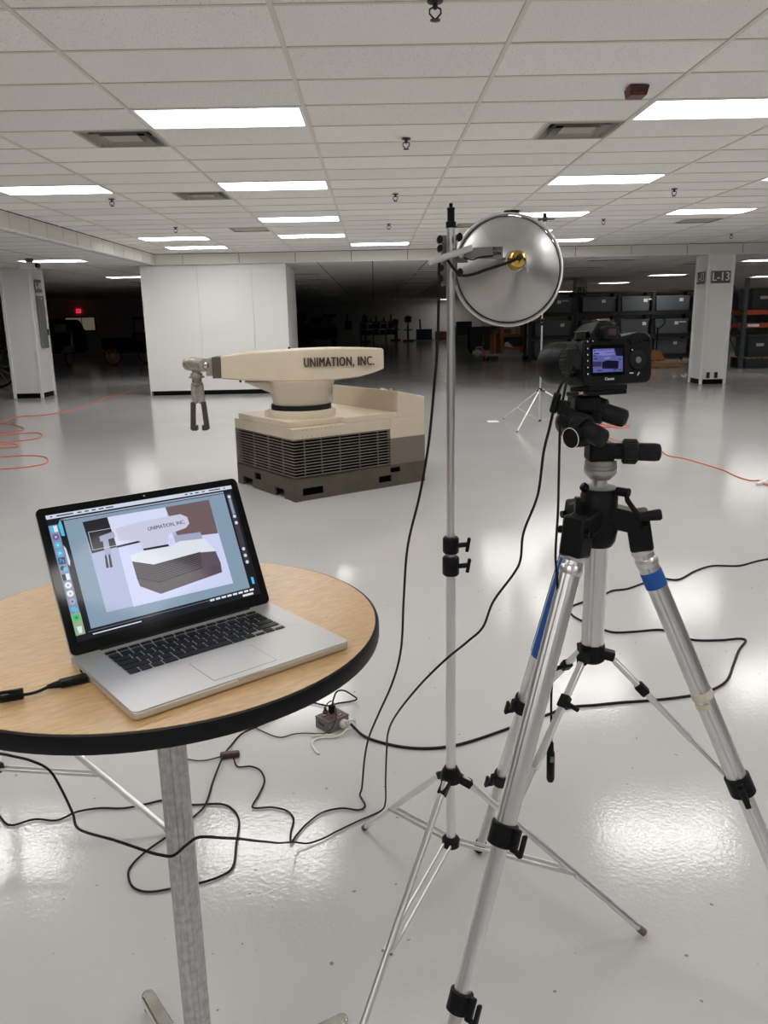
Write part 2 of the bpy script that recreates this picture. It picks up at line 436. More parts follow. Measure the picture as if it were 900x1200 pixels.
def ceiling_light(x, y, z, label, m='lamp_panel', group='ceiling light panels'):
    t = thing('ceiling_light', label, 'light', (x, y, z), 0, group)
    a, b = TW-.03, TD-.03
    MB().bx(0, a, 0, .022, -.004, .05).bx(0, a, b-.022, b, -.004, .05).bx(0, .022, .022, b-.022, -.004, .05).bx(a-.022, a, .022, b-.022, -.004, .05).build('frame', 'white_paint', t, smooth=False)
    MB().bx(.022, a-.022, .022, b-.022, .004, .012).build('diffuser', m, t, smooth=False)
    return t
for c, r, lab in LIGHTS: ceiling_light(gx(c)+.015, gy(r)+.015, CZ+.002, lab)

def vent(c, r, lab):
    s = TD
    t = thing('ceiling_vent', lab, 'vent', (gx(c)+TW/4, gy(r)+TD/2, CZ), 0, 'open ceiling vents')
    def ring(mb, a0, z0, a1, z1):
        for k in range(4):
            R = Matrix.Rotation(k*pi/2, 4, 'Z')
            mb._add([(-a0, -a0, z0), (a0, -a0, z0), (a1, -a1, z1), (-a1, -a1, z1), (-a0, -a0, z0+.004), (a0, -a0, z0+.004), (a1, -a1, z1+.004), (-a1, -a1, z1+.004)],
                    [(0,1,2,3),(7,6,5,4),(0,4,5,1),(1,5,6,2),(2,6,7,3),(3,7,4,0)], R)
        return mb
    ring(MB(), .300, -.004, .272, -.004).build('frame', 'vent_paint', t, smooth=False)
    ring(MB(), .272, -.004, .245, .07).build('diffuser_cone', 'vent_paint', t, smooth=False)
    ring(MB(), .215, -.006, .175, .055).build('diffuser_cone', 'vent_paint', t, smooth=False)
    mb = ring(MB(), .150, -.008, .135, .010); mb.bx(-.135, .135, -.135, .135, .008, .013)
    mb.build('diffuser_cone', 'vent_paint', t, smooth=False)
    MB().bx(-.29, .29, -.29, .29, .085, .09).build('duct_dark_sheet', 'dark_void', t, smooth=False)  # black sheet stands in for the dark of the duct above
for v in VENTS: vent(*v)
for c, r, lab in FLATV:
    t = thing('ceiling_vent', lab, 'vent', (gx(c)+TW/4, gy(r)+TD/2, CZ), 0, 'flat ceiling vents')
    MB().bx(-.29, .29, -.28, .28, .006, .012).build('face', 'vent_paint', t, smooth=False)
    MB().bx(-.295, .295, -.29, -.265, -.003, .008).bx(-.295, .295, .265, .29, -.003, .008).bx(-.295, -.27, -.265, .265, -.003, .008).bx(.27, .295, -.265, .265, -.003, .008).build('frame', 'robot_taupe', t, smooth=False)

# bulkhead and beam around the raised bay, each panel a piece
bl = struct(MB().bx(XL-.02, XL-.004, YF, YB, LZ+.006, CZ+.1).build('trim_1', 'dark_void', smooth=False), 'low bulkhead of short panels along the left of the raised ceiling')
pm = MB().bx(0, .014, .009, TD-.009, 0, CZ-LZ-.012).mesh('bulkhead_panel', 'beam_panel', False)
r = -21
while gy(r)+.08 < YB-.3:
    piece('bulkhead_panel', pm, bl, Vector((XL-.004, gy(r)+.08, LZ+.004))-bl.location); r += 1
MB().bx(XL-.03, XL+.016, YF, YB, LZ-.006, LZ+.004, Matrix.Translation(-bl.location)).build('corner_trim', 'white_paint', bl, smooth=False)
be = struct(MB().bx(XL, XR, YB+.004, YB+.02, LZ+.006, CZ+.1).build('trim_2', 'dark_void', smooth=False), 'low beam of pale panels across the far end of the raised ceiling')
pm = MB().bx(.006, TW-.006, -.014, 0, 0, CZ-LZ-.012).mesh('beam_face_panel', 'beam_panel', False)
for c in range(-3, 11):
    piece('beam_face_panel', pm if c != -3 else MB().bx(TW/2, TW-.003, -.014, 0, 0, CZ-LZ-.012).mesh('beam_face_panel', 'beam_panel', False), be, Vector((gx(c), YB+.004, LZ+.004))-be.location)
MB().bx(XL, XR, YB-.014, YB+.03, LZ-.006, LZ+.004, Matrix.Translation(-be.location)).build('corner_trim', 'white_paint', be, smooth=False)
br = struct(MB().bx(XR+.004, XR+.02, YF, YB, LZ+.006, CZ+.1).build('trim_3', 'beam_panel', smooth=False))

# white partition block
wp = thing('wall_partition', 'x', 'x', (-5.10, 18.2, 0)); del wp['label']; del wp['category']
struct(wp, 'white panelled partition block behind the robot')
WX = 3.19
MB().bx(.02, WX-.02, .02, 2.1, .10, LZ-.01).build('core', 'white_paint', wp, smooth=False)
for a, b in ((0, 1.24), (1.245, 2.43), (2.435, WX)):
    MB().bx(a, b, 0, .02, .10, LZ-.004).build('panel', 'white_paint', wp, bevel=.002, smooth=False)
MB().bx(WX-.02, WX, .022, 2.1, .10, LZ-.004).build('panel', 'white_paint', wp, smooth=False)
MB().bx(0, .02, .022, 2.1, .10, LZ-.004).build('panel', 'white_paint', wp, smooth=False)
MB().bx(.06, WX-.01, .012, 2.08, 0, .10).build('baseboard', 'black_gloss', wp, smooth=False)
for x in (.0, WX-.02): MB().bx(x, x+.02, -.003, .02, 0, LZ-.004).build('corner_bead', 'white_paint', wp, smooth=False)

def column(name, x0, x1, y0, y1, label, h=LZ, m='white_paint'):
    t = thing(name, '', '', ((x0+x1)/2, (y0+y1)/2, 0)); del t['label']; del t['category']; struct(t, label)
    a, b = (x1-x0)/2, (y1-y0)/2
    MB().bx(-a, a, -b, b, .11, h-.003).build('shaft', m, t, smooth=False)
    for sx in (-1, 1):
        for sy in (-1, 1):
            MB().bx(sx*a-.03, sx*a+.03, sy*b-.03, sy*b+.03, 0, h-.004).build('corner_guard', m, t, bevel=.004, smooth=False)
    MB().bx(-a+.03, a-.03, -b+.006, b-.006, 0, .11).bx(-a+.006, a-.006, -b+.03, b-.03, 0, .11).build('baseboard', 'black_gloss', t, smooth=False)
    return t
column('column', -8.17, -7.56, 18.22, 18.95, 'white square column at the left edge with a dark cabinet door')
column('column', 7.42, 7.96, 18.2, 18.85, 'white square column at the right marked L-13')
column('column', 7.30, 7.64, 29.5, 29.85, 'grey column behind the bins marked L-12', m='wall_dim')

def sign(name, label, x, y, z, wd, h, txt, ts, face=0):
    t = thing(name, label, 'sign', (x, y, z), face)
    MB().bx(-wd/2, wd/2, -.008, 0, -h/2, h/2).build('plate', 'sign_grey', t, smooth=False)
    text_part('lettering', txt, ts, 'sign_white', t, basis((0, -.0085, 0), (1, 0, 0), (0, 0, 1)), bold=.006, xs=.85)
sign('column_sign', 'grey sign reading L-13 on the front of the right column', 7.69, 18.168, 2.345, .42, .26, 'L-13', .26)
sign('column_sign', 'grey sign on the left side of the L-13 column, seen edge on', 7.388, 18.52, 2.345, .42, .26, 'L-13', .26, -pi/2)
sign('column_sign', 'dark sign reading L-12 above the grey storage bins', 7.47, 29.46, 2.42, .42, .26, 'L-12', .26)
sign('column_sign', 'small grey sign above the cabinet door on the left column', -7.528, 18.62, 2.46, .33, .28, 'L-10', .20, pi/2)
t = thing('wall_cabinet', 'tall narrow dark grey cabinet door on the left white column', 'cabinet', (-7.53, 18.62, 1.10))
MB().bx(0, .03, -.17, .17, 0, 1.15).build('door', 'machine_grey', t, bevel=.004, smooth=False)
MB().bx(.03, .042, -.12, -.09, 1.08, 1.12).build('latch', 'chrome', t, smooth=False)
MB().bx(.03, .034, .0, .06, 1.08, 1.11).build('name_tag', 'sign_white', t, smooth=False)
tag(MB().bx(-7.53, -7.505, 18.84, 18.88, 1.38, 1.52).build('wall_switch', 'black_plastic', smooth=False), 'small black switch box beside the dark cabinet door', 'switch')
for dx, l in ((-.11, 'left'), (.07, 'right')):
    t = thing('wall_outlet', 'small red-brown wall outlet low on the L-13 column, %s of two' % l, 'outlet', (7.69+dx, 18.197, .20), 0, 'outlets on the L-13 column')
    MB().bx(-.04, .04, -.008, 0, -.07, .07).build('cover_plate', 'box_brown', t, bevel=.002, smooth=False)
    MB().bx(-.02, .02, -.011, -.008, .01, .045).bx(-.02, .02, -.011, -.008, -.045, -.01).build('socket', 'black_plastic', t, smooth=False)

# lit and unlit panels of the lower ceiling
for x, y, lab in [(-6.83,16.0,'bright ceiling panel behind the security camera at far left'),
                  (-7.15,22.1,'faint lit ceiling panel edge beside the white partition at left'),
                  (9.25,20.2,'lit ceiling panel at the right edge behind the L-13 column'),
                  (9.25,27.2,'small lit ceiling panel above the grey storage bins'),
                  (9.25,33.3,'small lit ceiling panel left of the L-13 column, farther back'),
                  (9.65,44.3,'tiny lit ceiling panel beside the reflector rim above the bins'),
                  (-4.9,22.3,'unseen lit ceiling panel added behind the white partition'),  # unseen panel, added to lift the dim hall behind the partition
                  (18.6,49.5,'tiny lit ceiling panel just right of the L-13 column'),
                  (4.6,58.0,'tiny lit ceiling panel at the far wall beside the stand pole')]:
    ceiling_light(x, y, LZ-.012, lab, 'far_panel' if y > 24 else 'lamp_panel')
ORD = ['nearest', 'second', 'third', 'fourth', 'fifth', 'sixth', 'seventh', 'eighth']
for X, side in ((-2.6, 'left'), (1.15, 'right')):
    for k in range(8):
        ceiling_light(X, 22.3+3.05*k, LZ-.014, '%s dark unlit ceiling panel from the beam in the %s row over the dark hall' % (ORD[k], side), 'unlit_panel', 'unlit ceiling panels over the dark hall')
for x, y, lab in ((5.0, 19.0, 'dark unlit ceiling panel just behind the beam beside the reflector'), (5.0, 21.8, 'second dark unlit ceiling panel behind the beam beside the reflector'), (5.6, 27.0, 'dark unlit ceiling panel above the left storage bins'),
               (8.0, 21.2, 'dark unlit ceiling panel close behind the L-13 column'), (7.9, 24.5, 'dark unlit ceiling panel between the L-13 column and the bins'), (-8.8, 27.5, 'farther dark unlit ceiling panel in the dark left hall'), (-7.4, 24.6, 'nearer dark unlit ceiling panel in the dark left hall')):
    ceiling_light(x, y, LZ-.014, lab, 'unlit_panel', 'unlit ceiling panels behind the beam')
for x, y, lab in ((14.0, 22.0, 'added lit ceiling panel in the right hall beyond the picture edge, nearest'), (14.0, 30.0, 'added lit ceiling panel in the right hall beyond the picture edge, second'), (16.0, 40.0, 'added lit ceiling panel in the right hall beyond the picture edge, third'),  # unseen right hall panels, added to brighten the far hall
               (-6.83, 10.0, 'added lit ceiling panel of the left aisle beyond the picture edge, nearer'), (13.5, 12.0, 'added lit ceiling panel of the right aisle beyond the picture edge')):  # unseen aisle panels, added to brighten the raised ceiling by floor bounce
    ceiling_light(x, y, LZ-.012, lab)
# sprinklers, alarm box, disc, security camera
SP = [(.32,4.17,'black ceiling sprinkler head at the top edge of the picture'),(.30,7.1,'ceiling sprinkler head midway up the centre of the ceiling'),
      (.29,10.1,'ceiling sprinkler head above and left of the light stand top'),(.27,13.17,'small farthest ceiling sprinkler head above the robot arm end'),
      (-3.08,10.07,'ceiling sprinkler head beside the left edge light panel'),(-3.05,13.07,'small ceiling sprinkler head above the paired thin panels'),
      (3.64,10.12,'ceiling sprinkler head right of the panel above the reflector'),(3.63,13.1,'small ceiling sprinkler head between two right-hand panels'),
      (6.9,15.98,'small ceiling sprinkler head above the L-13 column')]
for x, y, lab in SP:
    t = thing('fire_sprinkler', lab, 'sprinkler', (x, y, CZ-.004), 0, 'ceiling sprinkler heads')
    MB().lathe([(.038, 0), (.036, -.006), (.018, -.010)], 16).build('escutcheon', 'sprinkler_dark', t)
    MB().lathe([(.012, -.008), (.012, -.03), (.006, -.036)], 10).build('nozzle', 'sprinkler_dark', t)
    m = MB()
    for s in (-1, 1): m.tube([(s*.010, 0, -.026), (s*.026, 0, -.034), (s*.027, 0, -.052), (s*.010, 0, -.070), (s*.003, 0, -.076)], .0045, 6)
    m.build('frame_arm', 'sprinkler_dark', t)
    MB().lathe([(.006, -.072), (.024, -.078), (.025, -.082), (.004, -.086)], 12).build('deflector', 'sprinkler_dark', t)
t = thing('alarm_box', 'dark red fire alarm box on the ceiling above the right vent', 'alarm', (1.76, 5.70, CZ-.004))
MB().hexa([(-.055,-.05,-.055),(.055,-.05,-.055),(.055,.06,-.06),(-.055,.06,-.06)], [(-.065,-.07,0),(.065,-.07,0),(.065,.07,0),(-.065,.07,0)]).build('housing', 'red_plastic', t, bevel=.005)
MB().bx(-.03, .03, -.066, -.055, -.045, -.02).build('lens', 'brown_plastic', t, smooth=False)
t = thing('ceiling_speaker', 'small black round disc on the ceiling just above the metal reflector', 'speaker', (1.99, 11.9, CZ-.004))
MB().lathe([(.10, 0), (.10, -.012), (.085, -.03), (.03, -.04)], 24).build('cover', 'black_plastic', t)
MB().lathe([(.115, 0), (.115, -.006), (.1, -.008)], 24).build('rim', 'dark_void', t)
t = thing('security_camera', 'small grey security camera under the left ceiling by the column', 'camera', (-6.46, 15.71, LZ-.002)); t.scale = (1.5, 1.5, 1.5)
MB().lathe([(.05, 0), (.05, -.03), (.03, -.045)], 14).build('mount', 'machine_grey', t)
MB().bar((-.11, .02, -.075), (.10, -.04, -.085), .09, .075).build('housing', 'white_paint', t, bevel=.008)
MB().cyl((.10, -.04, -.085), (.13, -.048, -.087), .033).build('lens', 'black_gloss', t)

# ================================================================ TABLE AND LAPTOP
TZ = 1.0965
t = thing('cocktail_table', 'tall round wood-grain table with black edge carrying the laptop', 'table', (-.385, 1.307, 0), RAD(35))
MB().lathe([(.376, TZ-.026), (.376, TZ)], 96).build('table_top', 'oak_laminate', t)
MB().lathe([(.3755, TZ-.030), (.381, TZ-.028), (.3825, TZ-.024), (.3825, TZ-.006), (.381, TZ-.0015), (.3765, TZ-.0006)], 96, cap=False).build('edge_band', 'black_plastic', t, label='black rubber edge band')
prof = [((.026 if k % 4 else .0235)*cos(2*pi*k/48), (.026 if k % 4 else .0235)*sin(2*pi*k/48)) for k in range(48)]
MB().prism(prof, .07, TZ-.045).build('pole', 'steel_pole', t, label='scratched grey steel pole')
MB().lathe([(.03, TZ-.075), (.10, TZ-.042), (.14, TZ-.036), (.14, TZ-.030)], 32).build('mounting_plate', 'steel_pole', t)
MB().lathe([(.04, .035), (.04, .07), (.032, .10)], 24).build('hub', 'chrome', t)
for k in range(4):
    R = Matrix.Rotation(k*pi/2, 4, 'Z')
    m = MB(R)
    m.hexa([(.02,-.019,.045),(.335,-.016,.024),(.335,.016,.024),(.02,.019,.045)], [(.02,-.019,.080),(.335,-.016,.047),(.335,.016,.047),(.02,.019,.080)])
    m.lathe([(.016, 0), (.016, .023)], 14, Matrix.Translation((.335, 0, .024)))
    a = m.build('foot', 'chrome', t, bevel=.004)
    MB(R).lathe([(.012, 0), (.013, .006), (.006, .010), (.006, .026)], 12, Matrix.Translation((.334, 0, 0))).build('glide', 'chrome', a)

LAP = thing('laptop', 'silver laptop open on the round table showing a robot photo', 'laptop', (-.3282, .9555, TZ), RAD(39.1))
LW, LD, LB = .359, .236, .0145
MB().prism(rrect(0, LW, 0, .247, .010), .0012, LB-.0008).build('base', 'laptop_rim', LAP, bevel=.0035, seg=3)
MB().prism(rrect(.0006, LW-.0006, .0006, .2464, .0095), LB-.0007, LB).build('palm_rest', 'laptop_alu', LAP)
for x in (.02, LW-.02):
    for y in (.02, .22): MB().lathe([(.008, 0), (.008, .0016)], 12, Matrix.Translation((x, y, 0))).build('rubber_foot', 'black_rubber', LAP)
KX0, KX1, KY0, KY1 = .043, .316, .117, .220
kb = MB().prism(rrect(KX0, KX1, KY0, KY1, .003), LB, LB+.0003).build('keyboard', 'key_well', LAP)
tpm = MB().prism(rrect(.127, .232, .016, .094, .003), LB, LB+.0003).build('trackpad', 'laptop_alu', LAP)
MB().prism(rrect(.1262, .2328, .0152, .0948, .003), LB-.0002, LB+.00012).build('trackpad_gap', 'robot_taupe', LAP)
for x0 in (.016, LW-.035):
    MB().bx(x0, x0+.019, KY0, KY1, LB, LB+.0002).build('speaker_grille', 'laptop_alu', LAP, smooth=False)
MB().bx(.157, .203, -.0004, .004, LB-.005, LB+.0003).build('thumb_notch', 'laptop_alu', LAP, bevel=.0015)
pitchx = (KX1-KX0-.002)/14.5; ph = .0186
kcache = {}
def key(x, y, wd, h):
    k = (round(wd, 5), round(h, 5))
    if k not in kcache:
        kcache[k] = MB().loft([[(a, b, 0) for a, b in rrect(0, wd, 0, h, .0012, 2)], [(a, b, .0013) for a, b in rrect(.0002, wd-.0002, .0002, h-.0002, .0012, 2)]]).mesh('key', 'key_black', True)
    piece('key', kcache[k], kb, (x, y, LB+.0003))
g = .0027
def row(y, h, widths):
    x = KX0+.002
    tot = sum(widths); s = (KX1-KX0-.003)/tot
    for wd in widths: key(x, y, wd*s-g, h); x += wd*s
row(KY1-.0105, .0088, [1.04]*14)
yy = KY1-.0125
for widths in ([1]*13+[1.5], [1.5]+[1]*13, [1.75]+[1]*11+[1.75], [2.25]+[1]*10+[2.25]):
    yy -= ph-.0006; row(yy, ph-.0034, widths)
yy -= ph-.0006
x = KX0+.002; s = (KX1-KX0-.003)/14.5
for wd in (1, 1, 1, 1.25, 5, 1.25, 1): key(x, yy, wd*s-g, ph-.0034); x += wd*s
for k in range(3): key(x, yy, s-g, .0068); x += s
key(x-2*s, yy+.0083, s-g, .0068)
# lid
th = RAD(65.55)
LM = basis((0, LD, LB+.0005), (1, 0, 0), (0, cos(th), sin(th)))      # lid plane: x right, y up the lid, z towards the viewer
LL = .240
lid = MB(LM).prism(rrect(0, LW, 0, LL, .010), -.0058, -.0003).build('lid', 'laptop_alu', LAP, bevel=.002)
MB(LM).prism(rrect(.0015, LW-.0015, .0015, LL-.0015, .009), -.0004, 0).build('bezel', 'black_gloss', LAP, label='black glass bezel')
MB(LM).prism(rrect(.001, LW-.001, .001, LL-.001, .0095), -.0009, -.00035).build('lid_gasket', 'black_rubber', LAP)
MB().cyl((.045, LD+.003, LB-.001), (LW-.045, LD+.003, LB-.001), .0052, n=12).build('hinge', 'black_plastic', LAP)
MB(LM).lathe([(.0013, 0), (.0013, .0002)], 10, Matrix.Translation((LW/2, LL-.007, 0))).build('webcam', 'sign_white', LAP)
for k in range(2):
    MB().bx(-.0004, .001, .19-.02*k, .20-.02*k, .005, .009).build('port', 'dark_void', LAP, smooth=False)
DX0, DX1, DY0, DY1 = .0145, LW-.0145, .0205, .2265
emat('scr_black', (.012, .013, .018), 1)
disp = MB(LM).bx(DX0, DX1, DY0, DY1, -.0001, .0001).build('display', 'scr_black', LAP, smooth=False)
def S(u, v): return (DX0+u*(DX1-DX0), DY0+v*(DY1-DY0))
lay = [0]
def scr(name, poly, m, z=None):
    zz = .00012+.00003*z
    b = MB(LM); P = [S(*p) for p in poly]
    b.prism(P, zz, zz+.00002)
    return b.build(name, m, disp, smooth=False)
def rect(name, u0, u1, v0, v1, m, z): return scr(name, [(u0, v0), (u1, v0), (u1, v1), (u0, v1)], m, z)
emat('scr_grey', (.23, .32, .42), 1); emat('scr_bar', (.60, .66, .78), 1); emat('scr_white', (.60, .64, .88), 1); emat('scr_floor', (.42, .47, .68), 1)
emat('scr_wall', (.66, .70, .92), 1); emat('scr_dark', (.02, .02, .025), 1); emat('scr_brown', (.16, .11, .12), 1); emat('scr_cream', (.58, .58, .74), 1)
emat('scr_slat', (.045, .038, .045), 1); emat('scr_slat2', (.15, .13, .16), 1); emat('scr_skid', (.10, .075, .09), 1); emat('scr_panel', (.11, .085, .11), 1); emat('scr_ink', (.05, .045, .06), 1)
emat('scr_dock', (.22, .28, .38), 1); emat('scr_cyan', (.10, .48, .75), 1); emat('scr_purple', (.20, .10, .35), 1); emat('scr_navy', (.02, .07, .2), 1)
emat('scr_red', (.6, .1, .08), 1); emat('scr_green', (.04, .55, .16), 1); emat('scr_yellow', (.7, .5, .08), 1); emat('scr_pale', (.72, .76, .82), 1); emat('scr_olive', (.28, .42, .25), 1); emat('scr_shade', (.36, .38, .52), 1)
rect('menu_bar', 0, 1, .968, 1, 'scr_bar', 1)
for k, (a, b) in enumerate([(.02,.03),(.05,.13),(.15,.17),(.185,.205),(.22,.24),(.255,.28),(.29,.33),(.72,.735),(.75,.765),(.78,.80),(.82,.835),(.86,.93),(.95,.96)]):
    rect('menu_item', a, b, .979, .989, 'scr_ink', 2)
rect('dock', .001, .045, .05, .918, 'scr_dock', 1)
rect('dock_pocket', .001, .046, .05, .22, 'scr_olive', 2)
def disc(name, u, v, r, m, z, n=14): return scr(name, [(u+r*.62*cos(2*pi*k/n), v+r*sin(2*pi*k/n)) for k in range(n)], m, z)
IC = [(.886,'sq','scr_cyan','scr_pale'),(.823,'d','scr_purple','scr_pale'),(.759,'d','scr_cyan','scr_pale'),(.694,'d','scr_cyan','scr_pale'),(.633,'ps','scr_navy','scr_cyan'),(.57,'b','scr_slat','scr_cyan'),
      (.504,'sq','scr_dark','scr_pale'),(.439,'d','scr_pale','scr_red'),(.374,'d','scr_pale','scr_red'),(.311,'d','scr_shade','scr_ink'),(.247,'b','scr_cyan','scr_cyan'),(.184,'d','scr_green','scr_ink')]
for v, k, a, b in IC:
    u = .023
    if k == 'd': disc('dock_icon', u, v, .026, a, 3); disc('dock_icon', u, v, .011, b, 4, 3)
    elif k == 'ps':
        rect('dock_icon', u-.016, u+.016, v-.026, v+.026, a, 3)
        x, y = S(u, v); text_part('icon_lettering', 'Ps', .0095, b, disp, LM @ Matrix.Translation((x, y, .00026)), xs=.9, ext=.00001)
    elif k == 'sq': rect('dock_icon', u-.017, u, v-.025, v+.025, a, 3); rect('dock_icon', u, u+.017, v-.025, v+.025, b, 3)
    else: disc('dock_icon', u-.005, v+.006, .018, a, 3, 8); disc('dock_icon', u+.007, v-.006, .018, b, 4, 8)
scr('bin_icon', [(.013, .115), (.037, .115), (.033, .062), (.017, .062)], 'scr_pale', 3)
scr('wallpaper', [(.047, .914), (.062, .955), (.066, .9), (.066, .819), (.05, .824)], 'scr_cyan', 1)
scr('wallpaper', [(.047, .75), (.056, .72), (.060, .62), (.054, .58), (.047, .6)], 'scr_bar', 1)
rect('photo_window', .076, .944, .075, .937, 'scr_grey', 2)
rect('window_title', .076, .944, .943, .955, 'scr_shade', 2)
disc('window_button', .07, .949, .008, 'scr_red', 3, 8); disc('window_button', .085, .949, .008, 'scr_green', 3, 8)
P = 'photo'
scr(P, [(.162, .902), (.847, .906), (.855, .148), (.165, .169)], 'scr_floor', 3)
scr(P, [(.30, .66), (.60, .65), (.85, .63), (.855, .148), (.30, .16)], 'scr_white', 4)
scr(P, [(.162, .902), (.286, .907), (.297, .655), (.168, .643)], 'scr_dark', 5)
scr(P, [(.286, .907), (.595, .905), (.595, .64), (.295, .655)], 'scr_wall', 5)
scr(P, [(.595, .905), (.847, .906), (.848, .60), (.62, .63)], 'scr_brown', 5)
scr(P, [(.295, .665), (.42, .672), (.42, .655), (.295, .648)], 'scr_dark', 6)
scr(P, [(.408, .69), (.582, .69), (.548, .595), (.426, .595)], 'scr_cream', 6)
scr(P, [(.598, .655), (.748, .642), (.752, .58), (.60, .56)], 'scr_shade', 6)
scr(P, [(.348, .565), (.419, .581), (.564, .574), (.62, .60), (.76, .58), (.806, .457), (.718, .475), (.455, .454), (.351, .516)], 'scr_pale', 7)
scr(P, [(.421, .600), (.558, .595), (.56, .576), (.424, .582)], 'scr_dark', 8)
scr(P, [(.307, .801), (.428, .822), (.666, .825), (.699, .79), (.701, .732), (.676, .7), (.582, .678), (.408, .669), (.312, .705)], 'scr_cream', 9)
scr(P, [(.353, .372), (.461, .297), (.707, .336), (.815, .339), (.809, .263), (.452, .207), (.358, .306)], 'scr_skid', 8)
scr(P, [(.717, .47), (.805, .452), (.816, .339), (.707, .336)], 'scr_panel', 9)
scr(P, [(.351, .516), (.455, .454), (.461, .297), (.353, .372)], 'scr_slat', 9)
scr(P, [(.455, .454), (.718, .475), (.707, .336), (.461, .297)], 'scr_slat', 9)
for k in range(1, 9):
    f = k/9
    a = (.351+.002*f, .516-.144*f); b = (.455+.006*f, .454-.157*f); c2 = (.718-.011*f, .475-.139*f)
    scr(P, [a, (a[0], a[1]+.004), (b[0], b[1]+.004), b], 'scr_slat2', 10)
    scr(P, [b, (b[0], b[1]+.004), (c2[0], c2[1]+.004), c2], 'scr_slat2', 10)
scr(P, [(.223, .765), (.297, .785), (.30, .735), (.223, .722)], 'scr_shade', 10)
scr(P, [(.235, .73), (.262, .73), (.258, .60), (.228, .60)], 'scr_shade', 10)
scr(P, [(.226, .61), (.236, .61), (.231, .505), (.218, .507)], 'scr_dark', 10)
scr(P, [(.244, .61), (.254, .61), (.250, .505), (.236, .505)], 'scr_dark', 10)
for a, b in (((.176, .812), (.312, .815)), ((.176, .667), (.312, .670))): rect('crop_frame', a[0], b[0], a[1], b[1], 'scr_pale', 11)
for u in (.176, .310): rect('crop_frame', u, u+.002, .667, .815, 'scr_pale', 11)
x, y = S(.58, .748); text_part('photo_lettering', 'UNIMATION, INC.', .0092, 'scr_ink', disp, LM @ Matrix.Rotation(RAD(.5), 4, 'Z').to_4x4() @ Matrix.Translation((x, y-.0011, .0005)), bold=.0001, xs=.92, ext=.00001)
rect('tool_strip', .955, .985, .30, .93, 'scr_ink', 2)
for v in (.9, .72, .66, .42, .36, .30): disc('tool_icon', .97, v, .016, 'scr_bar', 3, 8)
rect('tool_icon', .962, .978, .74, .88, 'scr_grey', 3); rect('tool_icon', .965, .98, .10, .16, 'scr_cyan', 3)
for k in range(8): rect('thumbnail', .70+.034*k, .726+.034*k, .045, .062, 'scr_pale', 3)
rect('thumbnail', .89, .955, .012, .030, 'scr_pale', 3)
rect('status_text', .078, .32, .028, .036, 'scr_pale', 3)
rect('status_line', .06, .80, .055, .0575, 'scr_grey', 3)

# cable plugged into the laptop
t = thing('usb_cable', 'short black cable with cylinder bead plugged into the laptop side', 'cable', (-.43, 1.085, TZ))
O = Vector((-.43, 1.085, TZ))
def L(p): return Vector(p)-O
MB().bar(L((-.435, 1.086, 1.1035)), L((-.468, 1.066, 1.1035)), .016, .010).build('plug', 'black_plastic', t, bevel=.002)
MB().rev(L((-.467, 1.066, 1.1035)), L((-.485, 1.055, 1.1035)), [(.006, 0), (.0045, .010), (.003, .018)], 12).build('strain_relief', 'black_plastic', t)
MB().tube(smooth_path([L(p) for p in [(-.480, 1.058, 1.1035), (-.490, 1.045, 1.1025), (-.500, 1.034, 1.104), (-.515, 1.028, 1.105), (-.53, 1.022, 1.105), (-.56, 1.012, 1.105), (-.62, 1.02, 1.1005), (-.68, 1.06, 1.100), (-.74, 1.12, 1.0995), (-.785, 1.17, 1.07), (-.80, 1.19, .9)]]), .0024).build('wire', 'black_rubber', t)
MB().rev(L((-.505, 1.032, 1.1065)), L((-.535, 1.020, 1.1065)), [(.007, 0), (.0085, .002), (.0085, .030), (.007, .032)], 18).build('ferrite_bead', 'black_gloss', t)

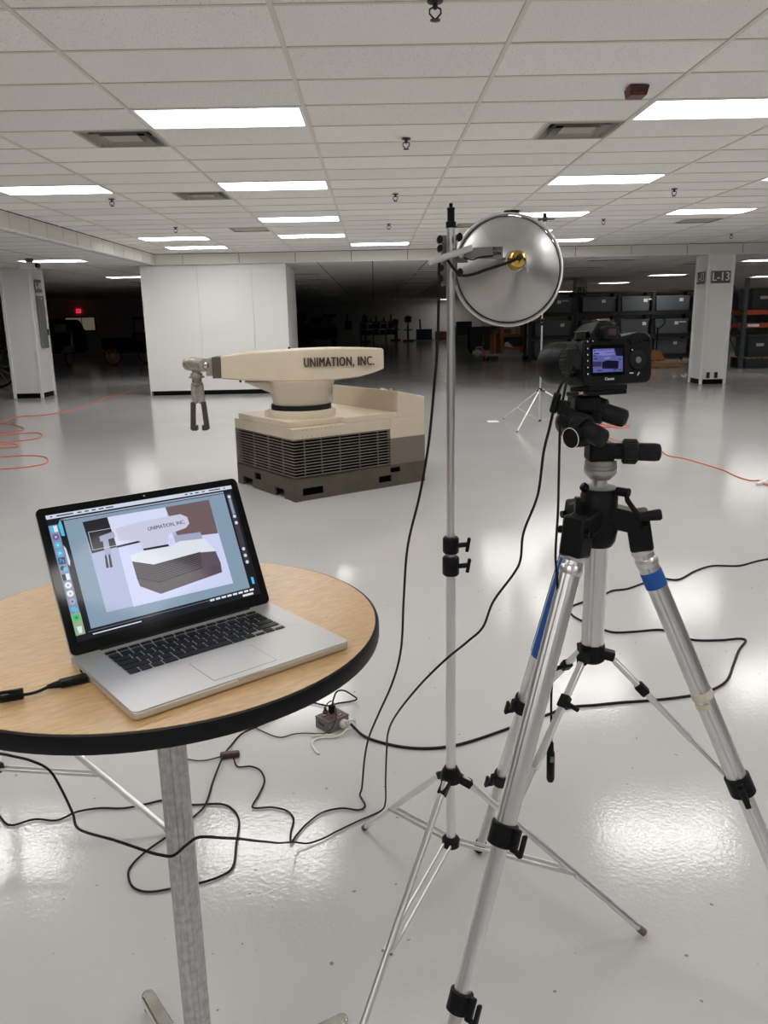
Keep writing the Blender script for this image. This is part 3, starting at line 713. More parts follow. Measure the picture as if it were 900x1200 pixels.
# ================================================================ LIGHT STANDS
def light_stand(name, label, loc, az, rfoot, zc, zs, ztop, rp=(.0122, .0095), joint=None, legr=.0085, sleeve=False):
    t = thing(name, label, 'light stand', loc)
    zj = joint or 1.03
    MB().cyl((0, 0, zs-.015), (0, 0, zj), rp[0]).build('lower_tube', 'aluminium', t)
    MB().cyl((0, 0, zj-.02), (0, 0, ztop-.045), rp[1]).build('upper_tube', 'aluminium', t)
    def clamp(nm, z0, z1, rr, knob):
        m = MB().lathe([(rr, z0), (rr+.003, z0+.004), (rr+.003, z1-.004), (rr, z1)], 18)
        o = m.build(nm, 'black_plastic', t)
        if knob:
            zm = (z0+z1)/2
            q = MB().cyl((rr, -.005, zm), (rr+.022, -.012, zm+.004), .006)
            q.bar((rr+.020, -.012, zm-.014), (rr+.026, -.012, zm+.02), .010, .008)
            q.build('knob', 'black_plastic', o, bevel=.002)
    clamp('tube_clamp', zj+.012, zj+.052, rp[0]+.004, True)
    clamp('tube_clamp', zj-.042, zj+.004, rp[0]+.005, True)
    MB().lathe([(rp[0]+.006, zc-.03), (rp[0]+.014, zc-.026), (rp[0]+.014, zc-.006), (rp[0]+.005, zc+.012)], 18).build('leg_collar', 'black_plastic', t)
    MB().lathe([(rp[0]+.004, zs-.018), (rp[0]+.011, zs-.014), (rp[0]+.011, zs+.004), (rp[0]+.003, zs+.012)], 18).build('brace_collar', 'black_plastic', t)
    for k in range(3):
        a = RAD(az+120*k); d = Vector((cos(a), sin(a), 0)); s = Vector((-sin(a), cos(a), 0))
        top = d*(rp[0]+.016)+Vector((0, 0, zc-.016)); ft = d*(rfoot-.01)+Vector((0, 0, .010))
        MB().bar(top-d*.012, top+(ft-top)*.05, .022, .020).build('hinge', 'black_plastic', t, bevel=.003)
        lg = MB().cyl(top, ft, legr).build('leg', 'aluminium', t)
        MB().cyl(ft-(ft-top).normalized()*.02, ft+(ft-top).normalized()*.002, legr+.0015).build('foot_tip', 'robot_taupe', lg)
        if sleeve: MB().cyl(top, top+(ft-top)*.42, legr+.0018).build('leg_sleeve', 'robot_taupe', lg)
        mid = top+(ft-top)*.60; b0 = d*(rp[0]+.008)+Vector((0, 0, zs-.004))
        for sg in (-1, 1):
            MB().bar(b0+s*sg*.010, mid+s*sg*.010, .0035, .009).build('brace', 'brushed', t)
        MB().cyl(mid-s*.014, mid+s*.014, .004, n=8).build('rivet', 'chrome', t)
    MB().lathe([(rp[1]+.0015, ztop-.050), (rp[1]+.0015, ztop-.038), (.0078, ztop-.036), (.0078, ztop-.014), (.0085, ztop-.013), (.0085, ztop-.009), (.004, ztop-.008), (.004, ztop)], 16).build('spigot', 'black_plastic', t)
    return t
light_stand('light_stand', 'silver light stand in the middle carrying the round metal reflector', (.170, 1.798, 0), 117.6, .522, .49, .29, 1.845, joint=1.055)
light_stand('light_stand', 'silver stand leg and braces behind the round table at lower left', (-1.262, 2.33, 0), -7.5, .585, .52, .215, 1.9, joint=1.0, legr=.0105, sleeve=True)
light_stand('light_stand', 'thin distant light stand between the reflector and the camera', (2.46, 11.9, 0), 238, .90, .54, .07, 2.98, rp=(.0135, .012), joint=1.5, legr=.010)

# lamp with spring clamp
def dish_lamp(name, label, c, axis, R, depth, cat='lamp'):
    t = thing(name, label, cat, c)
    ax = Vector(axis).normalized()          # direction the light would shine
    q = (-ax).to_track_quat('Z', 'Y').to_matrix().to_4x4()
    prof = []
    for k in range(15):
        r = R*(.20+.80*k/14); prof.append((r, depth*(1-((r/R)**2.1))))
    prof = list(reversed(prof)); inner = [(max(.001, r-.0015), z-.0018) for r, z in reversed(prof)]
    b = MB(q)
    b.lathe(prof+inner, 72, cap=False)
    b.build('reflector', 'reflector', t, ang=60)
    tor = [(R+.0035+.0035*cos(2*pi*k/10), .0015+.0035*sin(2*pi*k/10)) for k in range(11)]
    MB(q).lathe(tor, 72, cap=False).build('rolled_rim', 'aluminium', t)
    tor = [(R-.0035+.002*cos(2*pi*k/8), .0045+.002*sin(2*pi*k/8)) for k in range(9)]
    MB(q).lathe(tor, 72, cap=False).build('rim_groove', 'black_rubber', t)
    z0 = depth*(1-.2**2.1)
    MB(q).lathe([(.034, z0-.016), (.033, z0-.010), (.024, z0-.002), (.022, z0)], 36).build('reflector_cap', 'aluminium', t)
    sk = MB(q).lathe([(.0195, z0-.002), (.0205, z0+.012), (.0185, z0+.020), (.0185, z0+.028), (.015, z0+.038), (.0075, z0+.044)], 28).build('socket', 'brass', t, label='brass lamp socket')
    MB(q).lathe([(.007, z0+.040), (.0065, z0+.052), (.004, z0+.060)], 14).build('cord_grommet', 'black_rubber', sk)
    for a in (200, 320):
        p = q @ Vector((.021*cos(RAD(a)), .021*sin(RAD(a)), z0+.008)); p2 = q @ Vector((.031*cos(RAD(a)), .031*sin(RAD(a)), z0+.012)); p3 = q @ Vector((.031*cos(RAD(a)), .031*sin(RAD(a))-.007, z0+.012))
        m = MB().cyl(p, p2, .0022, n=8); m.bar(p2-(p3-p2), p3, .004, .003); m.build('switch_key', 'steel_pole', t)
    return t, q, z0
DC = Vector((.3155, 1.93, 1.7135))
lamp, dq, dz = dish_lamp('clamp_lamp', 'round polished metal reflector lamp seen from behind on the stand', DC, (-.012, 1, -.132), .1235, .10)
# spring clamp: two sheet handles, jaws on the pole (coordinates relative to the dish centre)
def W(p): return Vector(p)-DC
hp = MB()
def plate(pts, th, nrm):
    n = Vector(nrm).normalized()*th; a = [Vector(p) for p in pts]
    return a, [p+n for p in a]
a, b2 = plate([W((.196, 1.775, 1.731)), W((.283, 1.80, 1.729)), W((.2835, 1.80, 1.756)), W((.196, 1.775, 1.752))], .003, (-.25, 1, 0))
MB().loft([a, b2]).build('clamp_handle', 'clamp_steel', lamp, bevel=.001)
q = MB().bar(W((.118, 1.752, 1.722)), W((.214, 1.772, 1.752)), .012, .014); q.build('clamp_handle', 'brushed', lamp, bevel=.004)
a, b2 = plate([W((.172, 1.778, 1.722)), W((.205, 1.782, 1.722)), W((.205, 1.782, 1.748)), W((.172, 1.778, 1.752))], .003, (0, 1, 0))
MB().loft([a, b2]).build('clamp_jaw', 'clamp_steel', lamp)
MB().bar(W((.19, 1.785, 1.738)), W((.30, 1.845, 1.732)), .012, .004).build('bracket', 'clamp_steel', lamp)
MB().tube(smooth_path([W(p) for p in [(.196, 1.772, 1.731), (.215, 1.774, 1.7275), (.23, 1.78, 1.733), (.26, 1.79, 1.736)]]), .0016, 6).build('clamp_spring', 'black_plastic', lamp)
MB().cyl(W((.19, 1.768, 1.737)), W((.19, 1.79, 1.737)), .006, n=12).build('clamp_pivot', 'chrome', lamp)
for dx, z, s in ((-.022, 1.770, 1), (.020, 1.774, 1), (-.022, 1.752, .9), (.021, 1.702, 1), (-.021, 1.690, .9), (-.019, 1.712, .8)):
    m = MB().cyl(W((.166+dx, 1.765, z)), W((.166+dx, 1.79, z)), .0085*s, n=14, sx=.75); m.build('wing_knob', 'black_plastic', lamp, bevel=.002)
MB().bx(.150, .184, 1.809, 1.816, 1.676, 1.782, Matrix.Translation(-DC)).build('pole_clamp', 'clamp_steel', lamp, bevel=.002)
n = Vector((.25, -1, 0)).normalized(); xd = Vector((1, .25, 0)).normalized()
text_part('lettering', 'M S U\nCLPM', .0095, 'black_rubber', lamp, basis(W((.269, 1.7945, 1.7455)), xd, (0, 0, 1)), bold=.0001, xs=.8, ext=.0003)

l2, _, _ = dish_lamp('clamp_lamp', 'small far reflector lamp mostly hidden behind the big reflector', (2.20, 11.95, 2.84), (.2, 1, -.1), .15, .12)
MB().bar((0, -.10, .03), (.30, -.06, .10), .035, .02).build('bracket', 'machine_grey', l2)
MB().bar((.16, -.06, .09), (.40, -.03, .09), .022, .022).build('cross_arm', 'machine_grey', l2)
MB().cyl((.26, -.05, .06), (.26, -.05, .17), .03).build('pole_clamp', 'machine_dark', l2)

# ================================================================ CAMERA TRIPOD
TP = Vector((.447, 1.558, 0))
tri = thing('camera_tripod', 'large silver tripod with black three-knob head holding the camera', 'tripod', TP)
AZ = 225.35
for k in range(3):
    a = RAD(AZ+120*k); d = Vector((cos(a), sin(a), 0)); s = Vector((-sin(a), cos(a), 0))
    top = d*.081+Vector((0, 0, 1.159)); ft = d*.600
    ax = (ft-top); Lg = ax.length; ax.normalize(); nrm = s.cross(ax)
    def P(f): return top+(ft-top)*f
    prof = []
    for i in range(32):
        an = 2*pi*i/32; r = .0205 if i % 8 else .0185
        prof.append((r*cos(an), r*sin(an)*1.02))
    M = Matrix(((s.x, nrm.x, ax.x, 0), (s.y, nrm.y, ax.y, 0), (s.z, nrm.z, ax.z, 0), (0, 0, 0, 1)))
    up = MB(Matrix.Translation(P(.02)) @ M).prism(prof, 0, Lg*.425).build('upper_leg', 'aluminium', tri, ang=25)
    for f in (.012, .034):
        MB(Matrix.Translation(P(f)) @ M).lathe([(.0212, -.009), (.0225, -.006), (.0225, .006), (.0212, .009)], 24).build('ring', 'aluminium', up)
    MB(Matrix.Translation(P(.44)) @ M).prism([(x*.80, y*.80) for x, y in prof], -.02, Lg*.26).build('middle_leg', 'aluminium', tri, ang=25)
    MB(Matrix.Translation(P(.70)) @ M).lathe([(.0125, -.02), (.0125, Lg*.29)], 18).build('lower_leg', 'brushed', tri)
    MB(Matrix.Translation(P(1)) @ M).lathe([(.015, -.05), (.017, -.045), (.017, -.016), (.013, -.006)], 18).build('foot', 'black_rubber', tri)
    for f, rr, ln in ((.447, .0265, .050), (.70, .0225, .046)):
        c = MB(Matrix.Translation(P(f)) @ M).lathe([(rr-.004, -ln*.45), (rr, -ln*.40), (rr, ln*.40), (rr-.004, ln*.45)], 24).build('leg_lock', 'black_plastic', tri)
        e = P(f)+d*.0 ; side = (s*(1 if k != 1 else -1))
        cc = P(f)+side*(rr+.004)
        m = MB().bar(cc-ax*.020, cc+ax*.024, .012, .014)
        cc2 = cc+side*.016+ax*.006
        m.bar(cc2-ax*.022, cc2+ax*.022, .008, .012); m.bar(cc+ax*.018, cc2+ax*.018, .010, .010)
        m.build('lock_lever', 'black_plastic', c, bevel=.003)
    # mid level brace: sleeve, inner rod, clamp
    b0 = d*.030+Vector((0, 0, .915)); b1 = P(.43)-d*.024
    sl = b0+(b1-b0)*.72
    br_ = MB().bar(b0, sl, .014, .011).build('brace_sleeve', 'aluminium', tri, bevel=.002)
    MB().cyl(b0+(b1-b0)*.5, b1, .0042).build('brace_rod', 'brushed', tri)
    mc = b0+(b1-b0)*.30
    m = MB().bar(mc-(b1-b0).normalized()*.014, mc+(b1-b0).normalized()*.014, .020, .019); m.cyl(mc, mc+s*.034+Vector((0, 0, -.008)), .005)
    m.build('brace_clamp', 'black_plastic', tri, bevel=.003)
    # shoulder
    sh = MB()
    o0 = Vector((0, 0, 1.215)); p0 = d*.088+Vector((0, 0, 1.200))
    sh.bar(o0+d*.015, p0, .050, .044)
    sh.bar(p0-ax*.028-d*.004, P(.012)+d*.001, .049, .046, up=d)
    o = sh.build('leg_shoulder', 'black_plastic', tri, bevel=.006)
    MB().cyl(p0+s*.034-ax*-.004, p0-s*.034-ax*-.004, .008, n=12).build('hinge_bolt', 'black_gloss', o)
MB().lathe([(.030, 1.150), (.036, 1.160), (.040, 1.185), (.040, 1.205), (.037, 1.208), (.037, 1.256), (.0355, 1.258), (.0355, 1.270)], 32).build('tripod_hub', 'black_plastic', tri)
MB().lathe([(.0345, 1.2695), (.033, 1.2725), (.0165, 1.2730)], 32).build('hub_top_plate', 'machine_grey', tri)
prof = [((.023 if i % 6 else .0205)*cos(2*pi*i/36), (.023 if i % 6 else .0205)*sin(2*pi*i/36)) for i in range(36)]
MB().prism(prof, .925, 1.165).build('centre_column', 'aluminium', tri, ang=25)
MB().lathe([(.0155, 1.16), (.0155, 1.295)], 20).build('head_post', 'aluminium', tri)
MB().lathe([(.020, .893), (.027, .899), (.027, .925), (.025, .934)], 24).build('brace_hub', 'black_plastic', tri)
q = MB()
for k in range(3):
    a = RAD(AZ+120*k); d = Vector((cos(a), sin(a), 0)); q.bar(d*.018+Vector((0, 0, .914)), d*.046+Vector((0, 0, .908)), .022, .020)
q.build('brace_hinge', 'black_plastic', tri, bevel=.003)
# crank, lock knob
cr = MB().tube([Vector(p)-TP for p in [(.474, 1.525, 1.268), (.487, 1.515, 1.268), (.490, 1.512, 1.253), (.512, 1.505, 1.222), (.518, 1.504, 1.221)]], .0055, 8).build('crank', 'black_plastic', tri)
MB().cyl(Vector((.474, 1.53, 1.268))-TP, Vector((.492, 1.512, 1.268))-TP, .009).build('crank_pivot', 'black_plastic', cr)
MB().rev(Vector((.515, 1.505, 1.221))-TP, Vector((.552, 1.497, 1.227))-TP, [(.007, 0), (.0095, .008), (.0115, .036), (.009, .040)], 14).build('crank_grip', 'black_rubber', cr)
m = MB().cyl(Vector((.415, 1.54, 1.240))-TP, Vector((.398, 1.53, 1.240))-TP, .007); m.bar(Vector((.397, 1.53, 1.224))-TP, Vector((.397, 1.53, 1.258))-TP, .020, .012)
m.build('lock_knob', 'black_plastic', tri, bevel=.003)
MB().rev(Vector((.422, 1.545, 1.268))-TP, Vector((.408, 1.538, 1.278))-TP, [(.005, 0), (.005, .008), (.009, .010), (.009, .018), (.006, .02)], 12).build('spirit_knob', 'black_gloss', tri)
# silver base of the head, knobs
hd = MB().lathe([(.020, 1.288), (.0315, 1.300), (.0325, 1.306), (.0325, 1.309), (.031, 1.310), (.0325, 1.311), (.0320, 1.317), (.0305, 1.318), (.0315, 1.319), (.0305, 1.327), (.028, 1.328)], 36).build('head_base', 'head_silver', tri, label='grey ringed metal base of the head')
def HP(p): return Vector(p)-TP
MB().bx(.418, .468, 1.532, 1.582, 1.326, 1.364, Matrix.Translation(-TP)).build('pan_block', 'black_plastic', tri, bevel=.005)
MB().cyl(HP((.445, 1.552, 1.3455)), HP((.506, 1.540, 1.3455)), .0165, n=20).build('pan_barrel', 'black_plastic', tri)
def ribbed(p0, p1, prof, name, par=tri, nn=40):
    p0 = Vector(p0); d = Vector(p1)-p0; T = Matrix.Translation(p0) @ d.to_track_quat('Z', 'Y').to_matrix().to_4x4()
    loops = []
    for r, z in prof: loops.append([((r if i % 2 else r-.0011)*cos(2*pi*i/nn), (r if i % 2 else r-.0011)*sin(2*pi*i/nn), z) for i in range(nn)])
    return MB(T).loft(loops).build(name, 'knob_rubber', par, ang=20)
ribbed(HP((.484, 1.543, 1.3455)), HP((.522, 1.535, 1.3450)), [(.021, 0), (.025, .003), (.025, .026), (.020, .030)], 'pan_grip_ring')
MB().rev(HP((.514, 1.537, 1.345)), HP((.560, 1.528, 1.344)), [(.0175, 0), (.0180, .030), (.0165, .040), (.010, .043)], 24).build('pan_knob', 'knob_rubber', tri)
# big tilt barrel running towards the viewer, with ringed end cap
MB().rev(HP((.392, 1.60, 1.400)), HP((.392, 1.49, 1.388)), [(.026, 0), (.031, .006), (.031, .060), (.0295, .065), (.0285, .095)], 32).build('tilt_barrel', 'black_plastic', tri)
MB().rev(HP((.402, 1.506, 1.388)), HP((.365, 1.480, 1.383)), [(.0200, 0), (.0200, .040), (.0190, .0445)], 32).build('level_housing', 'black_plastic', tri)
q = MB(); T = Matrix.Translation(HP((.3655, 1.4805, 1.3831))) @ (Vector((.365, 1.480, 1.383))-Vector((.402, 1.506, 1.388))).to_track_quat('Z', 'Y').to_matrix().to_4x4()
q.lathe([(.0195+.0008*cos(2*pi*k/8), .0008*sin(2*pi*k/8)) for k in range(9)], 40, T, cap=False); q.build('white_ring', 'sign_white', tri)
MB().rev(HP((0.369, 1.535, 1.413)), HP((0.399, 1.485, 1.396)), [(.023, 0), (.0235, .006), (.0235, .050)], 28).build('tilt_sleeve', 'black_plastic', tri)
ribbed(HP((0.384, 1.510, 1.405)), HP((0.408, 1.470, 1.391)), [(.023, 0), (.0262, .004), (.0262, .020), (.022, .023)], 'tilt_grip_ring')
MB().rev(HP((0.398, 1.487, 1.397)), HP((0.431, 1.432, 1.378)), [(.0185, 0), (.0190, .028), (.0180, .040), (.011, .045)], 24).build('tilt_knob', 'knob_rubber', tri)
MB().rev(HP((.405, 1.575, 1.436)), HP((.44, 1.558, 1.424)), [(.021, 0), (.022, .005), (.022, .035)], 24).build('side_tilt_barrel', 'black_plastic', tri)
ribbed(HP((.430, 1.562, 1.428)), HP((.456, 1.548, 1.420)), [(.022, 0), (.0255, .003), (.0255, .020), (.022, .023)], 'side_grip_ring')
MB().rev(HP((.447, 1.552, 1.4225)), HP((.490, 1.530, 1.409)), [(.0185, 0), (.0185, .034), (.017, .043), (.010, .047)], 24).build('side_tilt_knob', 'knob_rubber', tri)
MB().bx(.385, .435, 1.53, 1.60, 1.425, 1.458, Matrix.Translation(-TP)).build('head_yoke', 'black_plastic', tri, bevel=.006)
RZ18 = Matrix.Rotation(RAD(18), 4, 'Z') @ Matrix.Translation((0, 0, 1.47)) @ Matrix.Rotation(RAD(-5), 4, 'X') @ Matrix.Translation((0, 0, -1.47))
MB(RZ18).bx(-.066, .030, -.032, .032, 1.456, 1.465).build('release_base', 'black_plastic', tri, bevel=.002)
MB(RZ18).bx(-.056, .030, -.034, .034, 1.465, 1.4745).build('release_plate', 'black_plastic', tri, bevel=.002)
MB(RZ18).bar((-.062, -.03, 1.459), (-.076, -.036, 1.462), .008, .006).build('release_lever', 'chrome', tri, bevel=.001)
# tape and bands on the legs
def legtape(name, k, f0, f1, r, m, a0, a1, label):
    a = RAD(AZ+120*k); d = Vector((cos(a), sin(a), 0)); s = Vector((-sin(a), cos(a), 0))
    top = d*.081+Vector((0, 0, 1.159)); ft = d*.600; ax = (ft-top); Lg = ax.length; ax.normalize(); nrm = s.cross(ax)
    M = Matrix.Translation(top) @ Matrix(((s.x, nrm.x, ax.x, 0), (s.y, nrm.y, ax.y, 0), (s.z, nrm.z, ax.z, 0), (0, 0, 0, 1)))
    n = 14; vs = []; fs = []
    for i in range(n+1):
        an = RAD(a0+(a1-a0)*i/n)
        for rr in (r-.0012, r):
            for z in (f0*Lg, f1*Lg): vs.append((rr*cos(an), rr*sin(an), z))
    for i in range(n):
        o = i*4; fs += [(o, o+1, o+5, o+4), (o+2, o+6, o+7, o+3), (o, o+4, o+6, o+2), (o+1, o+3, o+7, o+5)]
    fs += [(0, 2, 3, 1), (n*4, n*4+1, n*4+3, n*4+2)]
    return MB(M)._add(vs, fs).build(name, m, tri, label=label)
legtape('blue_tape', 1, .050, .078, .0222, 'blue_tape', 0, 300, 'blue masking tape at the top of the right leg')
legtape('blue_tape', 2, .055, .30, .0222, 'blue_tape', 0, 330, 'long blue tape strip along the rear leg')
legtape('black_tape', 0, .095, .135, .0218, 'black_rubber', 60, 120, 'scrap of black tape on the front leg')
legtape('cream_band', 1, .268, .282, .0225, 'cream_tape', 0, 350, 'cream cable tie on the right leg')
legtape('cream_band', 1, .288, .297, .0225, 'cream_tape', 20, 200, None)

# ================================================================ DSLR
dsl = thing('dslr_camera', 'black digital camera on the tripod showing the robot on its screen', 'camera', (.452, 1.560, 1.4755), RAD(18)); dsl.rotation_euler = (RAD(-5), 0, RAD(18)); dsl.scale = (1.02, 1.02, 1.02)
YB_ = -.036
body = [(-.072, 0), (.066, 0), (.074, .006), (.0765, .016), (.0760, .078), (.072, .088), (.062, .0945), (.046, .0955), (.030, .091), (.012, .088), (-.052, .087), (-.066, .086), (-.073, .078), (-.0755, .05), (-.075, .008)]
XZ = Matrix(((1, 0, 0, 0), (0, 0, -1, 0), (0, 1, 0, 0), (0, 0, 0, 1)))     # polygon in x,z extruded along -y
def PXZ(poly, y0, y1): return MB(XZ).prism(poly, -y1, -y0)
PXZ(body, YB_, .022).build('body', 'black_plastic', dsl, bevel=.004, seg=3)
PXZ([(.038, .004), (.070, .004), (.074, .02), (.073, .08), (.060, .090), (.042, .088)], .015, .045).build('hand_grip', 'knob_rubber', dsl, bevel=.008, seg=3)
h = MB(); 
h.loft([[(-.058, -.034, .084), (.014, -.034, .084), (.014, .03, .084), (-.058, .03, .084)], [(-.052, -.034, .096), (.006, -.034, .096), (.006, .034, .094), (-.050, .034, .094)],
        [(-.040, -.032, .112), (-.004, -.032, .112), (-.004, .040, .108), (-.040, .040, .108)], [(-.032, -.022, .1175), (-.012, -.022, .1175), (-.012, .036, .115), (-.032, .036, .115)]])
h.build('prism_hump', 'black_plastic', dsl, bevel=.003, seg=2)
MB().bx(-.032, -.012, -.028, .0, .1165, .1200).build('hot_shoe', 'chrome', dsl, bevel=.0005)
e = MB(XZ).prism(rrect(-.038, -.006, .083, .106, .006, 4), .030, .050).build('eyecup', 'black_rubber', dsl, bevel=.002)
MB().bx(-.030, -.014, -.0515, -.0495, .089, .101).build('eyepiece_glass', 'brown_plastic', e, smooth=False)
emat('cam_blue', (.095, .095, .29), 1); emat('cam_dark', (.006, .006, .02), 1); emat('cam_pale', (.17, .17, .45), 1); emat('cam_mid', (.03, .03, .09), 1)
MB(XZ).prism(rrect(-.058, .014, .017, .073, .002, 3), -YB_, -YB_+.0012).build('screen_surround', 'black_gloss', dsl)
ds = MB().bx(-.054, .010, YB_-.0016, YB_-.0011, .023, .066).build('screen', 'cam_blue', dsl, smooth=False, label='glowing blue screen')
def cs(name, poly, m, z):
    MB(XZ).prism([(-.054+u*.064, .023+v*.043) for u, v in poly], -YB_+.0016+z*.00012, -YB_+.0017+z*.00012).build(name, m, ds, smooth=False)
cs('screen_image', [(.72, 1), (1, 1), (1, .66), (.78, .68), (.72, .8)], 'cam_dark', 1)
cs('screen_image', [(0, .76), (.0, .98), (.62, .98), (.70, .9), (.76, .86), (.76, .74), (.4, .70)], 'cam_pale', 1)
cs('screen_image', [(.30, .44), (.45, .50), (.78, .47), (.86, .44), (.84, .12), (.30, .16)], 'cam_dark', 2)
cs('screen_image', [(.36, .62), (.58, .66), (.56, .56), (.40, .55)], 'cam_pale', 2)
cs('screen_image', [(.0, .25), (.28, .25), (.28, .46), (.0, .46)], 'cam_mid', 1)
for u, v, wd in ((.02, .92, .06), (.03, .80, .10), (.12, .80, .08), (.03, .70, .06), (.03, .58, .12), (.86, .52, .06), (.68, .08, .10), (.88, .08, .08), (.14, .08, .14)):
    cs('screen_readout', [(u, v-.025), (u+wd, v-.025), (u+wd, v+.03), (u, v+.03)], 'cam_mid', 3)
for u0, u1, v in ((.12, .62, .945), (.42, .72, .83)): cs('screen_readout', [(u0, v-.012), (u1, v-.012), (u1, v+.012), (u0, v+.012)], 'cam_mid', 3)
text_part('brand_lettering', 'Canon', .0075, 'sign_white', dsl, basis((-.018, YB_-.0004, .0105), (1, 0, 0), (0, 0, 1)), bold=.0002, ext=.0003)
bt = MB(XZ).lathe([(.0032, 0), (.0030, .0022), (.002, .0028)], 14).mesh('button', 'black_gloss')
bi = MB(XZ).lathe([(.0014, .0028), (.0014, .0030)], 8).mesh('button_mark', 'sign_white')
for x, z in ((-.066, .021), (-.066, .033), (-.066, .045), (-.066, .056), (-.066, .067), (-.066, .080), (-.055, .0805), (.024, .0805), (.030, .062), (.030, .075), (.060, .080), (.068, .080), (.050, .078)):
    o = piece('button', bt, dsl, (x, YB_, z)); piece('button_mark', bi, o, (0, 0, 0)) if z < .07 or x < -.05 else None
MB(XZ).lathe([(.018, 0), (.018, .0025), (.014, .004), (.0075, .0035)], 36, Matrix.Translation((.043, .043, -YB_))).build('control_dial', 'knob_rubber', dsl)
MB(XZ).lathe([(.006, 0), (.006, .0045), (.004, .005)], 20, Matrix.Translation((.043, .043, -YB_))).build('set_button', 'machine_grey', dsl)
MB(XZ).bx(.026, .034, .018, .0205, -YB_, -YB_+.0012).build('switch_mark', 'sign_white', dsl, smooth=False)
MB(XZ).bar((.043, .0145, -YB_+.001), (.047, .020, -YB_+.001), .0018, .0014).build('switch_lever', 'sign_white', dsl)
md = MB().lathe([(.0115, .085), (.0115, .0965), (.0105, .098)], 24, Matrix.Translation((-.062, -.012, 0))).build('mode_dial', 'black_plastic', dsl)
MB().lathe([(.0125, .0985), (.0125, .1000)], 24, Matrix.Translation((-.062, -.012, 0))).build('dial_cap', 'machine_grey', md)
MB(Matrix.Translation((.060, .022, .092))).lathe([(.006, 0), (.006, .005), (.004, .0065)], 16).build('shutter_button', 'black_gloss', dsl)
# lens pointing away and to the left
lensax = Matrix.Translation((-.022, .018, .046)) @ Matrix.Rotation(-pi/2, 4, 'X')
ln = MB(lensax).lathe([(.034, 0), (.0345, .016), (.036, .018), (.036, .030)], 40).build('lens_barrel', 'black_plastic', dsl)
loops = []
for r, z in [(.0365, .030), (.0375, .032), (.0375, .056), (.0365, .058)]:
    loops.append([((r if i % 2 else r-.0012)*cos(2*pi*i/60), (r if i % 2 else r-.0012)*sin(2*pi*i/60), z) for i in range(60)])
MB(lensax).loft(loops).build('zoom_ring', 'knob_rubber', ln, ang=20)
MB(lensax).lathe([(.0352, .019), (.0356, .020), (.0352, .021)], 40, cap=False).build('silver_ring', 'chrome', ln)
MB(lensax).lathe([(.0365, .058), (.0375, .060), (.0385, .088), (.0415, .094), (.0430, .130), (.0425, .134), (.040, .134), (.037, .098)], 44).build('lens_hood', 'black_plastic', ln)
MB(lensax).lathe([(.036, .085), (.034, .089), (.02, .092)], 32).build('front_glass', 'black_gloss', ln)
MB().bx(-.0775, -.0745, -.020, .016, .012, .070).build('port_cover', 'black_rubber', dsl, bevel=.002)
MB().bar((-.066, -.018, .083), (-.085, -.030, .030), .016, .004).build('strap', 'black_rubber', dsl, bevel=.001)

# cables from the camera
def cable(name, label, pts, r, m='black_rubber', k=6, cat='cable', group=None):
    return tag(MB().tube(smooth_path(pts, k), r, 7).build(name, m), label, cat, group)
TH = [(.386, 1.545, 1.500), (.360, 1.50, 1.495), (.346, 1.49, 1.481), (.335, 1.48, 1.454), (.33, 1.5, 1.403), (.326, 1.53, 1.349), (.328, 1.57, 1.273), (.326, 1.6, 1.23), (.307, 1.62, 1.161), (.306, 1.64, 1.098), (.294, 1.65, 1.062), (.251, 1.66, .994), (.23, 1.67, .93), (.197, 1.68, .892), (.143, 1.69, .84), (.087, 1.75, .748), (.035, 1.9, .595), (.015, 2.05, .462), (.01, 2.15, .344), (.005, 2.25, .179), (.003, 2.36, .03),
      (-.014, 2.345, .006), (-.087, 2.294, .006), (-.155, 2.243, .006), (-.200, 2.205, .007), (-.245, 2.180, .010), (-.285, 2.155, .034), (-0.301, 1.98, 0.16), (-0.294, 1.75, 0.332), (-0.289, 1.55, 0.482), (-0.295, 1.4, 0.597), (-0.308, 1.31, 0.665), (-0.324, 1.268, 0.698), (-0.341, 1.256, 0.705), (-0.36, 1.252, 0.693), (-0.384, 1.25, 0.674), (-0.405, 1.245, 0.68), (-0.429, 1.25, 0.684), (-0.512, 1.32, 0.658), (-0.621, 1.42, 0.614), (-0.648, 1.46, 0.624), (-0.683, 1.5, 0.655), (-0.704, 1.5, 0.702), (-0.731, 1.48, 0.737), (-0.752, 1.44, 0.773), (-0.76, 1.38, 0.822), (-0.747, 1.3, 0.916), (-.835, 1.22, .80), (-.80, 1.19, .90)]
t = thing('tether_cable', 'long black cable from the camera across the floor under the table', 'cable', (0, 0, 0))
MB().tube(smooth_path(TH), .0028, 7).build('wire', 'black_rubber', t)
MB().rev((.3395, 1.4815, 1.468), (.3325, 1.490, 1.430), [(.006, 0), (.0075, .002), (.0075, .036), (.006, .038)], 16).build('ferrite_bead', 'black_plastic', t)
MB().bar((.392, 1.543, 1.500), (.366, 1.515, 1.497), .012, .008).build('plug', 'black_plastic', t, bevel=.002)
t = thing('remote_release', 'black remote release hanging on its cable beside the tripod leg', 'remote', (0, 0, 0))
MB().tube(smooth_path([(.388, 1.54, 1.52), (.362, 1.49, 1.505), (.349, 1.472, 1.47), (.343, 1.47, 1.423), (.343, 1.47, 1.342), (.344, 1.47, 1.243), (.342, 1.47, 1.158), (.348, 1.47, 1.088), (.345, 1.47, .999), (.344, 1.47, .926), (.343, 1.47, .851), (.346, 1.47, .77), (.345, 1.47, .752)]), .0025, 7).build('wire', 'black_rubber', t)
MB().rev((.345, 1.47, .757), (.347, 1.47, .664), [(.004, 0), (.006, .004), (.0065, .02), (.0085, .026), (.0085, .085), (.006, .092)], 16).build('handset', 'black_plastic', t)
